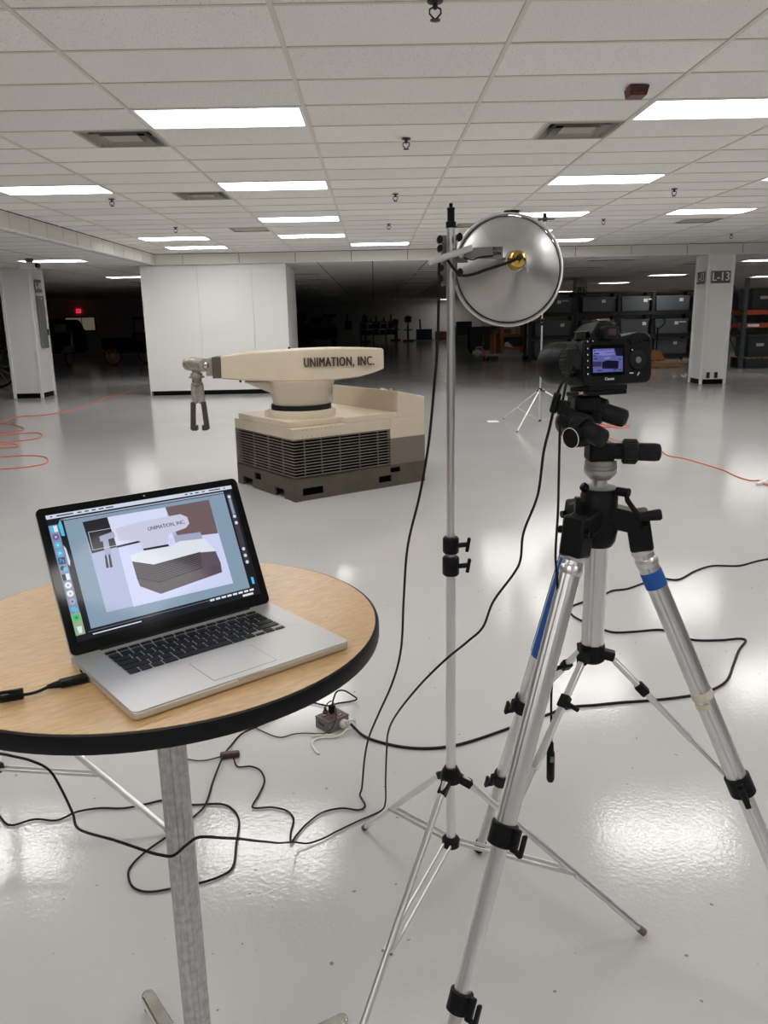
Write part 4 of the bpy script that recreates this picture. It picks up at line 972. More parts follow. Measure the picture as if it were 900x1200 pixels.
MB().bx(.343, .350, 1.4585, 1.462, .715, .727).build('release_button', 'machine_grey', t, smooth=False)
MB().bar((.352, 1.475, 1.455), (.347, 1.471, 1.428), .020, .014).build('plug', 'black_plastic', t, bevel=.003)

# lamp cord with inline switch
LC = [(.3174, 1.778, 1.7340), (.3165, 1.764, 1.7325), (.304, 1.745, 1.726), (.284, 1.737, 1.718), (.243, 1.74, 1.706), (.21, 1.75, 1.696), (.187, 1.76, 1.696), (.17, 1.765, 1.713), (.153, 1.765, 1.735), (.143, 1.77, 1.728), (.142, 1.78, 1.666), (.14, 1.79, 1.558), (.133, 1.8, 1.464), (.121, 1.83, 1.324), (.101, 1.86, 1.196), (.072, 1.9, 1.057), (.062, 1.95, .904), (.054, 2.0, .739), (.03, 2.08, .601), (-.014, 2.2, .436), (-.046, 2.28, .314), (-.063, 2.35, .197), (-.076, 2.42, .05),
      (-.084, 2.438, .006), (-.066, 2.378, .006), (-.088, 2.354, .006), (-.146, 2.366, .006), (-.208, 2.345, .006), (-.255, 2.287, .006), (-.283, 2.231, .006), (-.298, 2.189, .008), (-.304, 2.245, .006), (-.302, 2.312, .006), (-.33, 2.36, .006), (-.384, 2.381, .006), (-.436, 2.379, .006), (-.45, 2.394, .006), (-.436, 2.463, .006), (-.429, 2.542, .006), (-.453, 2.609, .006), (-.492, 2.639, .006), (-.542, 2.64, .006), (-.564, 2.69, .012)]
LO = [(-.612, 2.704, .012), (-.673, 2.688, .006), (-.733, 2.697, .006), (-.85, 2.751, .006), (-.88, 2.83, .006), (-.80, 2.95, .006), (-.70, 2.99, .006), (-.611, 2.985, .006), (-.555, 2.961, .006), (-.475, 2.888, .006), (-.408, 2.845, .006), (-.353, 2.869, .006), (-.30, 2.872, .006), (-.262, 2.862, .008), (-.228, 2.856, .014), (-.200, 2.862, .035), (-.185, 2.88, .066), (-.19, 2.915, .098), (-.205, 2.945, .106), (-.224, 2.945, .094), (-.232, 2.935, .078)]
t = thing('lamp_cord', 'dark lamp cord hanging from the reflector to the floor with switch', 'cord', (0, 0, 0))
MB().tube(smooth_path(LC), .0032, 7).build('wire', 'black_rubber', t)
MB().tube(smooth_path(LO), .0027, 7).build('wire', 'brown_plastic', t)
MB().bar((-.619, 2.708, .0125), (-.546, 2.719, .0125), .026, .023).build('inline_switch', 'brown_plastic', t, bevel=.007, seg=3, label='dark red-brown inline switch')
MB().rev((-.231, 2.936, .060), (-.232, 2.935, .086), [(.012, 0), (.011, .008), (.007, .010), (.005, .026)], 14).build('plug', 'brown_plastic', t)

# outlet box on the floor
ob = thing('outlet_box', 'small grey and brown outlet box on the floor with plugs', 'outlet box', (-.216, 2.866, 0), RAD(42))
MB().bx(0, .106, 0, .086, 0, .048).build('body', 'box_grey', ob, bevel=.003)
MB().bx(-.001, .107, -.001, .087, .046, .0505).build('top_cover', 'box_brown', ob, bevel=.0015)
so = MB().prism(rrect(-.014, .014, -.010, .010, .006), .0505, .0515).mesh('socket_face', 'brown_plastic')
sl = MB().bx(-.006, -.004, -.004, .004, .0515, .0518).bx(.004, .006, -.004, .004, .0515, .0518).mesh('slot', 'chrome', False)
for x, y in ((.030, .024), (.078, .024), (.030, .062), (.078, .062)):
    o = piece('socket_face', so, ob, (x, y, 0)); piece('slot', sl, o, (0, 0, 0))
MB().bx(-.010, .012, .0, .018, .0515, .085, Matrix.Translation((.064, .05, 0))).build('plug_body', 'black_plastic', ob, bevel=.003, label='black plug')
MB().lathe([(.019, 0), (.019, .012), (.013, .017), (.007, .025)], 16, basis((.074, 0, .022), (1, 0, 0), (0, 0, 1))).build('inlet_connector', 'white_cord', ob)
text_part('lettering', 'Facts', .019, 'black_rubber', ob, basis((-.0006, .046, .031), (0, -1, 0), (0, 0, 1)), bold=.0003)
t = cable('string', 'frayed white string tied around the outlet box cord', [(-.140, 2.895, .030), (-.150, 2.882, .043), (-.128, 2.880, .055), (-.112, 2.905, .035), (-.118, 2.893, .012), (-.145, 2.868, .020), (-.163, 2.845, .012), (-.20, 2.835, .006), (-.235, 2.838, .005), (-.265, 2.825, .005), (-.278, 2.79, .005), (-.262, 2.745, .005), (-.245, 2.715, .005)], .0042, 'white_cord', cat='string')
cable('string', 'short frayed white string end at the corner of the outlet box', [(-.19, 2.850, .006), (-.225, 2.853, .005), (-.255, 2.855, .005), (-.285, 2.848, .005)], .005, 'white_cord', cat='string')

cable('power_cord', 'black laptop power cord looping over the floor under the table', [(-.204, 2.957, .084), (-.197, 2.965, .11), (-.185, 2.99, .125), (-.160, 3.03, .11), (-.13, 3.09, .06), (-.11, 3.13, .02), (-.13, 3.135, .007), (-.19, 3.12, .006), (-.234, 3.10, .006), (-.287, 3.126, .006), (-.324, 3.135, .006), (-.376, 3.099, .006), (-.454, 2.992, .006), (-.514, 2.924, .010), (-.566, 2.879, .006), (-.59, 2.802, .006), (-.603, 2.691, .02), (-.614, 2.55, .006), (-.611, 2.445, .006), (-.615, 2.381, .01), (-.638, 2.339, .006), (-.666, 2.29, .006), (-.695, 2.238, .010), (-.749, 2.157, .010), (-.776, 2.094, .006), (-.765, 2.041, .006), (-.735, 2.0, .006), (-.688, 1.984, .006), (-.622, 1.996, .006), (-.551, 2.015, .006), (-.494, 2.042, .006), (-.463, 2.086, .006), (-.47, 2.187, .011), (-.482, 2.31, .006), (-.516, 2.377, .006), (-.563, 2.408, .006), (-.659, 2.407, .006), (-.722, 2.43, .006), (-.768, 2.437, .006), (-.816, 2.419, .006), (-.889, 2.397, .006), (-.971, 2.401, .006), (-1.04, 2.375, .011), (-1.093, 2.339, .006), (-1.172, 2.347, .006), (-1.236, 2.318, .006), (-1.295, 2.366, .006), (-1.418, 2.505, .006)], .0036, cat='cord')
cable('extension_cord', 'thick black extension cord winding across the floor behind the tripod', [(-.128, 2.906, .022), (-.110, 2.880, .016), (-.081, 2.843, .008), (-.03, 2.801, .006), (.068, 2.752, .006), (.166, 2.735, .006), (.266, 2.749, .006), (.37, 2.795, .006), (.518, 2.881, .006), (.675, 2.972, .006), (.777, 3.033, .006), (.908, 3.05, .006), (1.021, 3.067, .006), (1.172, 3.082, .006), (1.33, 3.114, .006), (1.443, 3.164, .006), (1.545, 3.251, .006), (1.637, 3.399, .006), (1.741, 3.569, .006), (1.825, 3.68, .006), (1.806, 3.71, .006), (1.708, 3.697, .006), (1.582, 3.705, .006), (1.518, 3.764, .006), (1.46, 3.847, .006), (1.322, 3.833, .006), (1.21, 3.828, .006), (1.157, 3.878, .006), (1.11, 3.952, .006), (1.056, 4.068, .006), (1.069, 4.199, .006), (1.206, 4.315, .006), (1.312, 4.395, .006), (1.388, 4.465, .006), (1.482, 4.49, .006), (1.618, 4.59, .006), (1.749, 4.663, .006), (1.846, 4.639, .006), (2.014, 4.798, .006), (2.164, 4.894, .006), (2.325, 4.882, .006), (2.474, 4.964, .006), (2.582, 5.012, .006), (3.015, 5.178, .006)], .0058, cat='cord')
cable('extension_cord', 'orange extension cord running from the left edge towards the dark hall', [(-6.949, 13.5, .006), (-6.466, 13.7, .006), (-6.486, 14.245, .006), (-6.44, 14.49, .006), (-6.053, 14.684, .006), (-5.881, 15.494, .006), (-5.879, 15.951, .006), (-5.94, 17.14, .006), (-6.078, 18.12, .006), (-5.975, 18.72, .006), (-6.055, 20.37, .006)], .009, 'orange_cord', cat='cord')
cable('extension_cord', 'orange extension cord coiled loosely on the floor at the left edge', [(-6.695, 13.57, .006), (-6.172, 13.37, .006), (-5.729, 12.87, .006), (-5.589, 12.546, .006), (-5.653, 12.267, .006), (-5.918, 12.213, .006), (-5.781, 11.92, .006), (-5.524, 12.062, .006), (-5.261, 12.206, .006), (-5.055, 11.991, .006), (-4.943, 11.621, .006), (-5.042, 11.384, .006), (-5.226, 11.249, .006), (-5.47, 11.125, .006), (-5.316, 10.8, .006), (-5.176, 11.084, .006), (-4.988, 10.98, .006), (-4.884, 10.741, .006), (-5.121, 10.628, .006), (-5.21, 10.225, .006), (-4.847, 9.919, .006), (-4.452, 9.996, .006), (-4.197, 9.899, .006), (-4.026, 9.631, .006), (-3.967, 9.331, .006), (-4.133, 9.129, .006), (-4.342, 9.047, .006), (-4.573, 8.917, .006)], .007, 'orange_cord', cat='cord')
cable('extension_cord', 'thin orange cord trailing to the right edge behind the tripod head', [(3.28, 11.337, .006), (3.254, 11.074, .006), (3.10, 10.9, .006), (3.005, 10.692, .006), (3.095, 10.519, .006), (3.117, 10.209, .006), (3.191, 9.981, .006), (3.29, 9.623, .006), (3.375, 9.416, .006), (3.392, 9.287, .006), (3.356, 8.99, .006), (3.453, 8.806, .006), (3.509, 8.579, .006), (3.566, 8.262, .006), (3.596, 8.016, .006), (3.587, 7.7, .006), (3.633, 7.524, .006), (3.704, 7.516, .006), (3.68, 7.395, .006), (3.684, 7.121, .006), (3.781, 6.856, .006)], .0055, 'orange_cord', cat='cord')
cable('extension_cord', 'small tangle of orange cord on the floor behind the tripod head', [(3.271, 11.524, .006), (3.43, 11.689, .006), (3.607, 11.856, .006), (3.676, 11.746, .006), (3.675, 11.458, .006), (3.515, 11.3, .006), (3.414, 11.501, .012), (3.384, 11.794, .006), (3.26, 11.6, .006), (3.35, 11.42, .012), (3.55, 11.52, .014), (3.62, 11.65, .012)], .008, 'orange_cord', cat='cord')
t = thing('cord_connector', 'small white cord connector on the floor at the right edge', 'connector', (3.676, 7.396, 0), RAD(45))
MB().bx(-.095, .095, -.02, .02, 0, .022).build('body', 'white_paint', t, bevel=.004)
MB().bx(-.02, .02, -.06, .02, .004, .026).build('clip', 'white_paint', t, bevel=.004)
tag(MB().bx(1.75, 1.92, 12.3, 12.52, 0, .003).build('paper_scrap', 'sign_white', smooth=False), 'small white scrap of paper on the dark floor beside the light stand', 'paper')

# ================================================================ ROBOT
RB = thing('industrial_robot', 'cream industrial robot on a brown base with a boxy arm lettered UNIMATION', 'robot', (-.745, 7.029, 0), RAD(35))
U, WY = 1.50, 1.19
def holed(o, ex, ez, length, height, holes, th, nrm):
    """flat wall as boxes with rectangular openings; o origin, ex along, ez up, nrm inwards"""
    xs = sorted({0, length, *[h[0] for h in holes], *[h[1] for h in holes]}); zs = sorted({0, height, *[h[2] for h in holes], *[h[3] for h in holes]})
    m = MB(basis(o, ex, nrm, ez))
    for i in range(len(xs)-1):
        for j in range(len(zs)-1):
            cx, cz = (xs[i]+xs[i+1])/2, (zs[j]+zs[j+1])/2
            if any(h[0] < cx < h[1] and h[2] < cz < h[3] for h in holes): continue
            m.bx(xs[i], xs[i+1], 0, th, zs[j], zs[j+1])
    return m
SK = .213
holed((0, 0, 0), (1, 0, 0), (0, 0, 1), U, SK, [(.08, .30, .045, .115), (.93, 1.08, .05, .115), (1.07, 1.19, .135, .185)], .02, (0, 1, 0)).build('skid_wall', 'robot_brown', RB, smooth=False)
holed((0, WY, 0), (0, -1, 0), (0, 0, 1), WY, SK, [(.12, .34, -.01, .085), (.38, .52, .095, .165), (.80, .98, -.01, .085)], .02, (1, 0, 0)).build('skid_wall', 'robot_brown', RB, smooth=False)
MB().bx(U-.02, U, .02, WY, 0, SK).bx(.02, U-.02, WY-.02, WY, 0, SK).build('skid_wall', 'robot_brown', RB, smooth=False)
MB().bx(.10, U-.06, .10, WY-.06, .02, SK-.01).build('skid_dark_inside', 'dark_void', RB, smooth=False)  # black box stands in for the darkness inside the skid openings
MB().bx(0, U, 0, WY, SK-.014, SK).build('skid_deck', 'robot_brown', RB, smooth=False)
MB().bx(-.006, .06, -.006, U and .06, .0, SK+.002).build('corner_post', 'robot_brown', RB, smooth=False)
LZ0, LZ1 = SK, .566; UL = 1.075
MB().bx(.05, U-.03, .05, WY-.03, SK, .60).build('louvre_dark_inside', 'dark_void', RB, smooth=False)  # black box stands in for the shade between the louvre slats
ns = 13
for k in range(ns):
    z = LZ0+.012+(LZ1-LZ0-.02)*k/(ns-1)
    MB().bx(0, UL, 0, .022, z-.002, z+.0025).build('louvre_slat', 'robot_slat', RB, smooth=False)
    MB().bx(0, .022, .022, WY-.02, z-.002, z+.0025).build('louvre_slat', 'robot_slat', RB, smooth=False)
MB().bx(.0, .06, WY-.022, WY, LZ0, LZ1).build('corner_post', 'robot_slat', RB, smooth=False)
for u in (.12, .30, .50, .72, .93):
    MB().bx(u-.002, u+.002, .002, .02, LZ0, LZ1).build('louvre_mullion', 'robot_taupe', RB, smooth=False)
for v in (.22, .50, .80):
    MB().bx(.004, .02, v-.002, v+.002, LZ0, LZ1).build('louvre_mullion', 'robot_taupe', RB, smooth=False)
MB().bx(UL, U, .0, .05, LZ0, .47).bx(U-.03, U, .05, WY, LZ0, .47).build('side_panel', 'robot_taupe', RB, smooth=False, label='plain brown side panel')
MB().bx(.03, U-.03, WY-.04, WY-.01, LZ0, LZ1).build('rear_panel', 'robot_taupe', RB, smooth=False)
# cream housing
DZ, LEDGE = .722, .668
m = MB()
m.bx(0, UL, 0, WY, LZ1, LEDGE)
m.bx(UL, U, 0, WY, .47, LEDGE)
m.build('base_housing', 'robot_cream', RB, bevel=.006)
MB().prism([(0, .07), (.56, .07), (.56, 0), (1.17, 0), (1.17, WY), (0, WY-.10)], LEDGE, DZ).build('deck', 'robot_cream_top', RB, bevel=.006)
MB().hexa([(1.17, 0, LEDGE-.002), (U, 0, LEDGE-.002), (U, WY-.01, LEDGE-.002), (1.17, WY-.01, LEDGE-.002)], [(1.17, 0, .925), (U, 0, .852), (U, WY-.01, .852), (1.17, WY-.01, .925)]).build('rear_cabinet', 'robot_cream', RB, bevel=.006)
tb = MB()
for k, (u, v) in enumerate(((1.30, .42), (1.32, .47), (1.29, .37), (1.33, .33))): tb.sphere((u, v, .90-(u-1.17)*.0+.004), .018, 8)
tb.build('hand_controls', 'robot_metal', RB)
rv = MB()
for k in range(9):
    for z in (.585, .645): rv.lathe([(.004, 0), (.003, .003)], 6, basis((.10+.05*k, 0, z), (1, 0, 0), (0, 0, 1)))
rv.build('rivet_row', 'robot_brown', RB)
# turret: centre in local coordinates
TC = Vector((.36, .45, 0))
def WD(v):       # world direction / offset from the turret centre to local
    return Matrix.Rotation(-RAD(35), 3, 'Z') @ Vector(v)
TR = Matrix.Translation(TC) @ Matrix.Rotation(-RAD(35), 4, 'Z')       # frame at the turret centre, x to the right of the picture, y away
MB(TR).lathe([(.325, DZ-.002), (.325, .780), (.318, .790), (.300, .792)], 48).build('turntable_ring', 'robot_cream', RB)
MB(TR).bx(-.335, -.27, -.12, -.06, DZ, .790).build('ring_lug', 'robot_cream', RB, bevel=.003)
MB(TR).lathe([(.285, .78), (.285, .838)], 48).build('bearing_gap', 'black_rubber', RB)
MB(TR).lathe([(.245, .832), (.262, .838), (.275, .90), (.295, .97), (.325, 1.05), (.325, 1.065)], 48).build('turret', 'robot_cream', RB)
MB(TR).loft([[(-.20, -.19, .93), (-.20, .19, .93), (.0, .19, .90), (.0, -.19, .90)], [(-.52, -.16, 1.062), (-.52, .16, 1.062), (.1, .21, 1.064), (.1, -.21, 1.064)]]).build('turret_nose', 'robot_cream', RB, bevel=.01)
# arm, lofted along its length (x), stations: x, half width, z bottom, z top
ST = [(-.722, .135, 1.092, 1.298), (-.45, .20, 1.072, 1.330), (-.07, .262, 1.060, 1.345), (.30, .2175, 1.062, 1.352), (.55, .188, 1.083, 1.345), (.70, .135, 1.118, 1.338), (.79, .105, 1.150, 1.330)]
AR = TR @ Matrix.Translation((0, 0, 0)) @ Matrix.Rotation(RAD(2), 4, 'Z')
loops = [[(x, -hw, z0), (x, hw, z0), (x, hw*.96, z1), (x, -hw*.96, z1)] for x, hw, z0, z1 in ST]
MB(AR).loft(loops).build('arm_housing', 'robot_cream_top', RB, bevel=.014, seg=3, ang=25, label='long cream arm housing')
# lettering on the right-hand near face
x0, h0 = -.07, .262; x1, h1 = .55, .188
fx = Vector((x1-x0, -(h1-h0), 0)).normalized()
ctr = Vector((.375, -(h0+(h1-h0)*(.445/.62))-.006, 1.226))
text_part('lettering', 'UNIMATION, INC.', .118, 'text_brown', RB, AR @ basis(ctr, fx, (0, 0, 1)), bold=.0030, xs=.60, ext=.005, sp=1.16)
MB(AR).bx(-.80, -.70, -.13, .13, 1.098, 1.292).build('wrist_flange', 'robot_brown', RB, bevel=.006)
for y0, y1 in ((-.115, -.06), (.06, .115)):
    MB(AR).bx(-.86, -.79, y0, y1, 1.12, 1.28).build('flange_clevis', 'robot_metal', RB, bevel=.006)
MB(AR).cyl((-.79, -.01, 1.215), (-.90, -.02, 1.222), .050, .044, n=20).build('wrist_shaft', 'chrome', RB)
wr = MB(AR).rev((-1.055, .06, 1.228), (-.865, -.13, 1.222), [(.058, 0), (.062, .006), (.062, .07), (.066, .072), (.066, .085), (.062, .087), (.062, .24), (.058, .250), (.058, .268)], 32).build('wrist_barrel', 'robot_metal', RB)
MB(AR).rev((-.885, -.11, 1.2226), (-.85, -.145, 1.2216), [(.030, 0), (.030, .052), (.027, .054)], 24).build('end_cap', 'chrome', wr)
gr = MB(AR).lathe([(.034, 1.20), (.040, 1.15), (.052, 1.145), (.056, 1.135), (.056, 1.120), (.072, 1.116), (.072, 1.102), (.046, 1.096), (.046, 1.06), (.056, 1.055), (.056, 1.036), (.042, 1.03)], 24, Matrix.Translation((-.965, -.03, 0))).build('gripper', 'robot_metal', RB)
MB(AR).bx(-1.022, -.972, -.065, 0, .86, 1.04).build('gripper_link', 'robot_metal', gr, bevel=.012)
MB(AR).bx(-.958, -.908, -.065, 0, .86, 1.04).build('gripper_link', 'robot_metal', gr, bevel=.012)
MB(AR).bx(-1.0, -.93, -.05, -.01, .90, 1.035).build('gripper_piston', 'robot_metal', gr, bevel=.006)
for s in (-1, 1):
    cx = -.965+s*.048
    f = MB(AR).hexa([(cx+s*.018-.022, -.07, .62), (cx+s*.018+.022, -.07, .62), (cx+s*.018+.022, -.01, .62), (cx+s*.018-.022, -.01, .62)], [(cx-.020, -.07, .88), (cx+.020, -.07, .88), (cx+.020, -.01, .88), (cx-.020, -.01, .88)])
    f.bx(cx-s*.012-.026+s*.012, cx-s*.012+.026+s*.012, -.075, -.005, .61, .66)
    f.build('finger', 'robot_rust', gr, bevel=.004)
MB(AR).lathe([(.012, 1.34), (.012, 1.358), (.006, 1.362)], 10, Matrix.Translation((-.10, .12, 0))).build('top_bolt', 'black_plastic', RB)
MB(AR).lathe([(.012, 1.055), (.012, 1.075)], 10, Matrix.Translation((-.55, -.10, 0))).build('bottom_bolt', 'robot_brown', RB)

# ================================================================ STORAGE AREA ON THE RIGHT
RY = 28.3
rk = thing('storage_rack', 'black steel rack holding three tiers of grey storage bins', 'rack', (5.5, RY, 0))
ux = [-.05, 1.56, 3.03, 4.22, 5.66, 6.9]
for x in ux:
    for y in (0.02, .95): MB().bx(x-.05, x+.05, y, y+.08, 0, 2.32).build('upright', 'rack_black', rk, smooth=False)
tiers = [.19, .89, 1.675]
for z in tiers:
    MB().bx(-.1, 6.95, .0, .06, z-.13, z-.01).build('beam', 'rack_black', rk, smooth=False)
    MB().bx(-.1, 6.95, .0, 1.05, z-.02, z).build('shelf', 'rack_black', rk, smooth=False)
MB().bx(-.1, 6.95, .0, 1.05, 2.30, 2.34).build('top_shelf', 'rack_black', rk, smooth=False)
cols = [(5.62, 6.93), (7.25, 8.43), (8.62, 9.62), (9.83, 11.02), (11.25, 12.2)]
tn = ['bottom', 'middle', 'top']; cn = ['at the left end of the rack', 'behind the camera', 'right of the camera', 'beside the L-13 column', 'hidden behind the L-13 column']
for j, z in enumerate(tiers):
    for i, (x0, x1) in enumerate(cols):
        h = .50 if j else .52
        t = thing('storage_bin', 'dark grey storage bin on the %s shelf %s' % (tn[j], cn[i]), 'bin', ((x0+x1)/2, RY+.10, z+.001), 0, 'grey storage bins on the rack')
        a = (x1-x0)/2
        MB().hexa([(-a+.04, .03, 0), (a-.04, .03, 0), (a-.04, .77, 0), (-a+.04, .77, 0)], [(-a+.01, 0, h-.06), (a-.01, 0, h-.06), (a-.01, .8, h-.06), (-a+.01, .8, h-.06)]).build('body', 'bin_grey', t, bevel=.01)
        MB().bx(-a, a, -.012, .812, h-.06, h).build('lid', 'bin_grey', t, bevel=.01)
        q = random.choice([.15, .28, .4])*a*1.6-.05
        MB().bx(q, q+.13, -.006, .01, h-.20, h-.09).build('label_tag', 'sign_white', t, smooth=False)
        if (i+j) % 2 == 0: MB().bx(q+.16, q+.40, -.006, .01, h-.13, h-.09).build('label_tag', 'sign_white', t, smooth=False)
pl = thing('wooden_pallet', 'wooden pallet on the floor under the pallet jack', 'pallet', (8.0, 24.1, 0))
for k in range(7): MB().bx(k*.195, k*.195+.14, 0, 1.0, .12, .14).build('deck_board', 'wood', pl, smooth=False)
for y in (.0, .45, .9): MB().bx(0, 1.31, y, y+.1, .02, .12).build('stringer', 'wood', pl, smooth=False)
for k in range(3): MB().bx(k*.58, k*.58+.15, 0, 1.0, 0, .02).build('base_board', 'wood', pl, smooth=False)
pj = thing('pallet_jack', 'orange pallet jack with an upright loop handle by the bins', 'pallet jack', (8.86, 25.4, 0))
MB().hexa([(-.30, -.12, .15), (.30, -.12, .15), (.30, .12, .15), (-.30, .12, .15)], [(-.10, -.08, .46), (.12, -.08, .46), (.12, .08, .46), (-.10, .08, .46)]).build('pump_housing', 'orange_paint', pj, bevel=.02)
for x in (-.2, .2): MB().bx(x-.08, x+.08, .1, 1.1, .06, .13).build('fork', 'orange_paint', pj, smooth=False)
MB().cyl((0, -.06, .4), (0, -.10, 1.15), .022).build('handle_shaft', 'black_plastic', pj)
MB().tube(smooth_path([(0, -.10, 1.12), (-.10, -.10, 1.18), (-.20, -.10, 1.30), (-.17, -.10, 1.42), (0, -.10, 1.44), (.17, -.10, 1.42), (.20, -.10, 1.30), (.10, -.10, 1.18), (0, -.10, 1.12)]), .018).build('handle_loop', 'black_plastic', pj)
for x in (-.1, .1): MB().cyl((x-.03, 0, .085), (x+.03, 0, .085), .085).build('wheel', 'black_rubber', pj)

r2 = thing('storage_rack', 'pallet rack with orange beams and a green post at the right edge', 'rack', (10.45, 22.9, 0))
for y in (0, 1.0): 
    MB().bx(-.05, .05, y-.04, y+.04, 0, 2.50).build('upright', 'rack_green', r2, smooth=False)
    MB().bx(2.65, 2.75, y-.04, y+.04, 0, 2.50).build('upright', 'rack_green', r2, smooth=False)
for a, b in ((.15, .95), (.95, 1.65), (1.65, 2.4)): MB().bar((0, .04, a), (0, .96, b), .03, .03).build('upright_brace', 'rack_green', r2)
for z in (1.20, 1.56):
    MB().bx(.05, 2.65, -.04, .02, z-.06, z+.06).build('beam', 'rack_orange', r2, smooth=False)
    MB().bx(.05, 2.65, .98, 1.04, z-.06, z+.06).build('beam', 'rack_orange', r2, smooth=False)
MB().bx(.10, .42, -.043, -.039, 1.17, 1.24).build('beam_label', 'sign_white', r2, smooth=False)
for z, lab in ((.32, 'dark storage crate on the floor of the orange-beamed rack'), (1.625, 'dark storage crate on top of the orange-beamed rack')):
    t = thing('storage_crate', lab, 'crate', (11.3, 23.0, z), 0, 'dark crates on the right rack')
    MB().bx(-.62, .62, 0, .85, 0, .55).build('body', 'machine_dark', t, bevel=.01)
    MB().bx(-.40, -.18, -.004, .004, .30, .38).build('label_tag', 'cloth_grey', t, smooth=False)
    MB().bx(-.64, .64, -.02, .87, .55, .60).build('lid', 'machine_dark', t, bevel=.01)
t = thing('wooden_pallet', 'wooden pallet of scrap under the crate in the orange-beamed rack', 'pallet', (10.62, 22.95, 0))
for k in range(9): MB().bx(k*.16, k*.16+.12, 0, 1.0, .28, .31).build('deck_board', 'wood', t, smooth=False)
for y in (.0, .45, .9): MB().bx(0, 1.42, y, y+.1, .0, .28).build('stringer', 'machine_dark', t, smooth=False)
# orange framed cart
ct = thing('machine_cart', 'orange framed machine on a low cart with a pink handle', 'cart', (4.15, 30.2, 0))
MB().bx(.0, 1.75, 0, 1.0, .14, .22).build('platform', 'cloth_grey', ct, smooth=False)
for x in (.1, 1.6):
    for y in (.1, .9): MB().cyl((x-.04, y, .07), (x+.04, y, .07), .07).build('wheel', 'black_rubber', ct)
for x, h in ((.35, .95), (.62, 1.45), (1.50, 1.7)):
    for y in (.1, .85): MB().bx(x-.06, x+.06, y-.05, y+.05, .22, h).build('post', 'rust_orange', ct, smooth=False)
for z in (.42, .88): MB().bx(.62, 1.5, .06, .14, z-.05, z+.06).build('rail', 'rust_orange', ct, smooth=False)
MB().bx(.65, 1.45, .3, .7, .45, .85).build('motor', 'machine_dark', ct, bevel=.08)
MB().bx(.30, 1.0, .2, .8, .95, 1.12).build('tank', 'machine_grey', ct, bevel=.05)
MB().cyl((1.15, .3, .9), (1.15, .3, 1.5), .10).build('cylinder', 'wheel_yellow', ct)
MB().hexa([(.70, .0, .50), (1.0, .0, .45), (1.05, .03, .45), (.75, .03, .5)], [(.72, .0, .64), (.85, .0, .66), (.85, .03, .66), (.72, .03, .64)]).build('paper', 'sign_white', ct, smooth=False)
MB().bar((-.16, -.1, .50), (.02, -.14, .08), .13, .06).build('handle', 'pink_paint', ct, bevel=.015, label='pink handle')
MB().bar((-.36, -.1, .48), (-.12, -.1, .50), .06, .05).build('handle_grip', 'pink_paint', ct, bevel=.01)
cb = thing('equipment_cabinet', 'black equipment cabinet on casters behind the orange machine', 'cabinet', (4.3, 36.5, 0))
MB().bx(0, 1.3, 0, .8, .10, 1.15).build('body', 'machine_dark', cb, bevel=.02)
for x in (.1, 1.2):
    for y in (.1, .7): MB().cyl((x-.03, y, .05), (x+.03, y, .05), .05).build('caster', 'black_rubber', cb)
MB().bx(.58, .64, -.02, 0, .3, .8).build('handle', 'chrome', cb, smooth=False)
MB().bx(.25, .45, -.01, 0, .13, .16).build('drawer_edge', 'sign_white', cb, smooth=False)
t = thing('blue_crate', 'small dark blue crate beyond the black cabinet', 'crate', (4.5, 44.0, 0))
MB().bx(0, .8, 0, .6, .62, 1.35).build('body', 'blue_box', t, bevel=.02)
MB().bx(-.05, .85, -.05, .65, 0, .62).build('pallet_base', 'machine_grey', t, smooth=False)
t = thing('white_board', 'tall white board standing beyond the black cabinet', 'board', (5.35, 40.0, 0))
MB().bx(0, .75, 0, .05, .5, 1.9).build('panel', 'white_paint', t, smooth=False)
for x in (.05, .65): MB().bx(x, x+.05, -.2, .25, 0, .5).build('foot', 'machine_grey', t, smooth=False)

# ================================================================ FAR DARK HALL
d1 = MB().bx(-5.95, -4.95, 59.9, 59.98, 0, 2.1).build('door_1', 'door_brown', smooth=False); struct(d1, 'brown door in the far wall')
def bench(name, label, cat, x, y, wd, parts):
    t = thing(name, label, cat, (x, y, 0))
    for nm, b, m in parts: MB().bx(*b).build(nm, m, t, bevel=.02)
    return t
bench('milling_machine', 'bulky dark lathe with a pale headstock by the far brown door', 'machine', -4.9, 57.0, 2, [('bed', (0, 2.3, 0, .8, .35, 1.05), 'machine_dark'), ('pan', (.1, 2.3, -.02, .85, .18, .34), 'machine_grey'), ('carriage', (.1, 2.2, .1, .7, 1.05, 1.35), 'machine_grey'), ('headstock', (.45, 1.4, .1, .7, 1.35, 1.75), 'machine_dark'), ('cover', (1.5, 2.0, .1, .7, 1.35, 1.7), 'machine_grey'), ('hood', (1.3, 2.25, .1, .7, 1.75, 1.95), 'machine_dark'), ('chuck', (-.15, .2, .2, .5, 1.1, 1.5), 'chrome'), ('foot', (.1, .4, 0, .8, 0, .19), 'machine_dark'), ('foot', (1.9, 2.2, 0, .8, 0, .19), 'machine_dark')])
t = thing('draped_bench', 'low bench under a pale grey cloth in the far hall', 'bench', (-2.3, 57.2, 0))
MB().hexa([(-.15, -.1, .0), (1.25, -.1, .0), (1.25, .7, .0), (-.15, .7, .0)], [(.15, .1, .85), (.85, .1, .85), (.85, .6, .85), (.15, .6, .85)]).build('cloth', 'cloth_grey', t, bevel=.05)
MB().bx(.25, .75, .2, .5, .85, 1.5).build('vise', 'machine_dark', t, bevel=.03); MB().cyl((.45, .35, 1.5), (.45, .35, 1.9), .06).build('spindle', 'machine_dark', t)
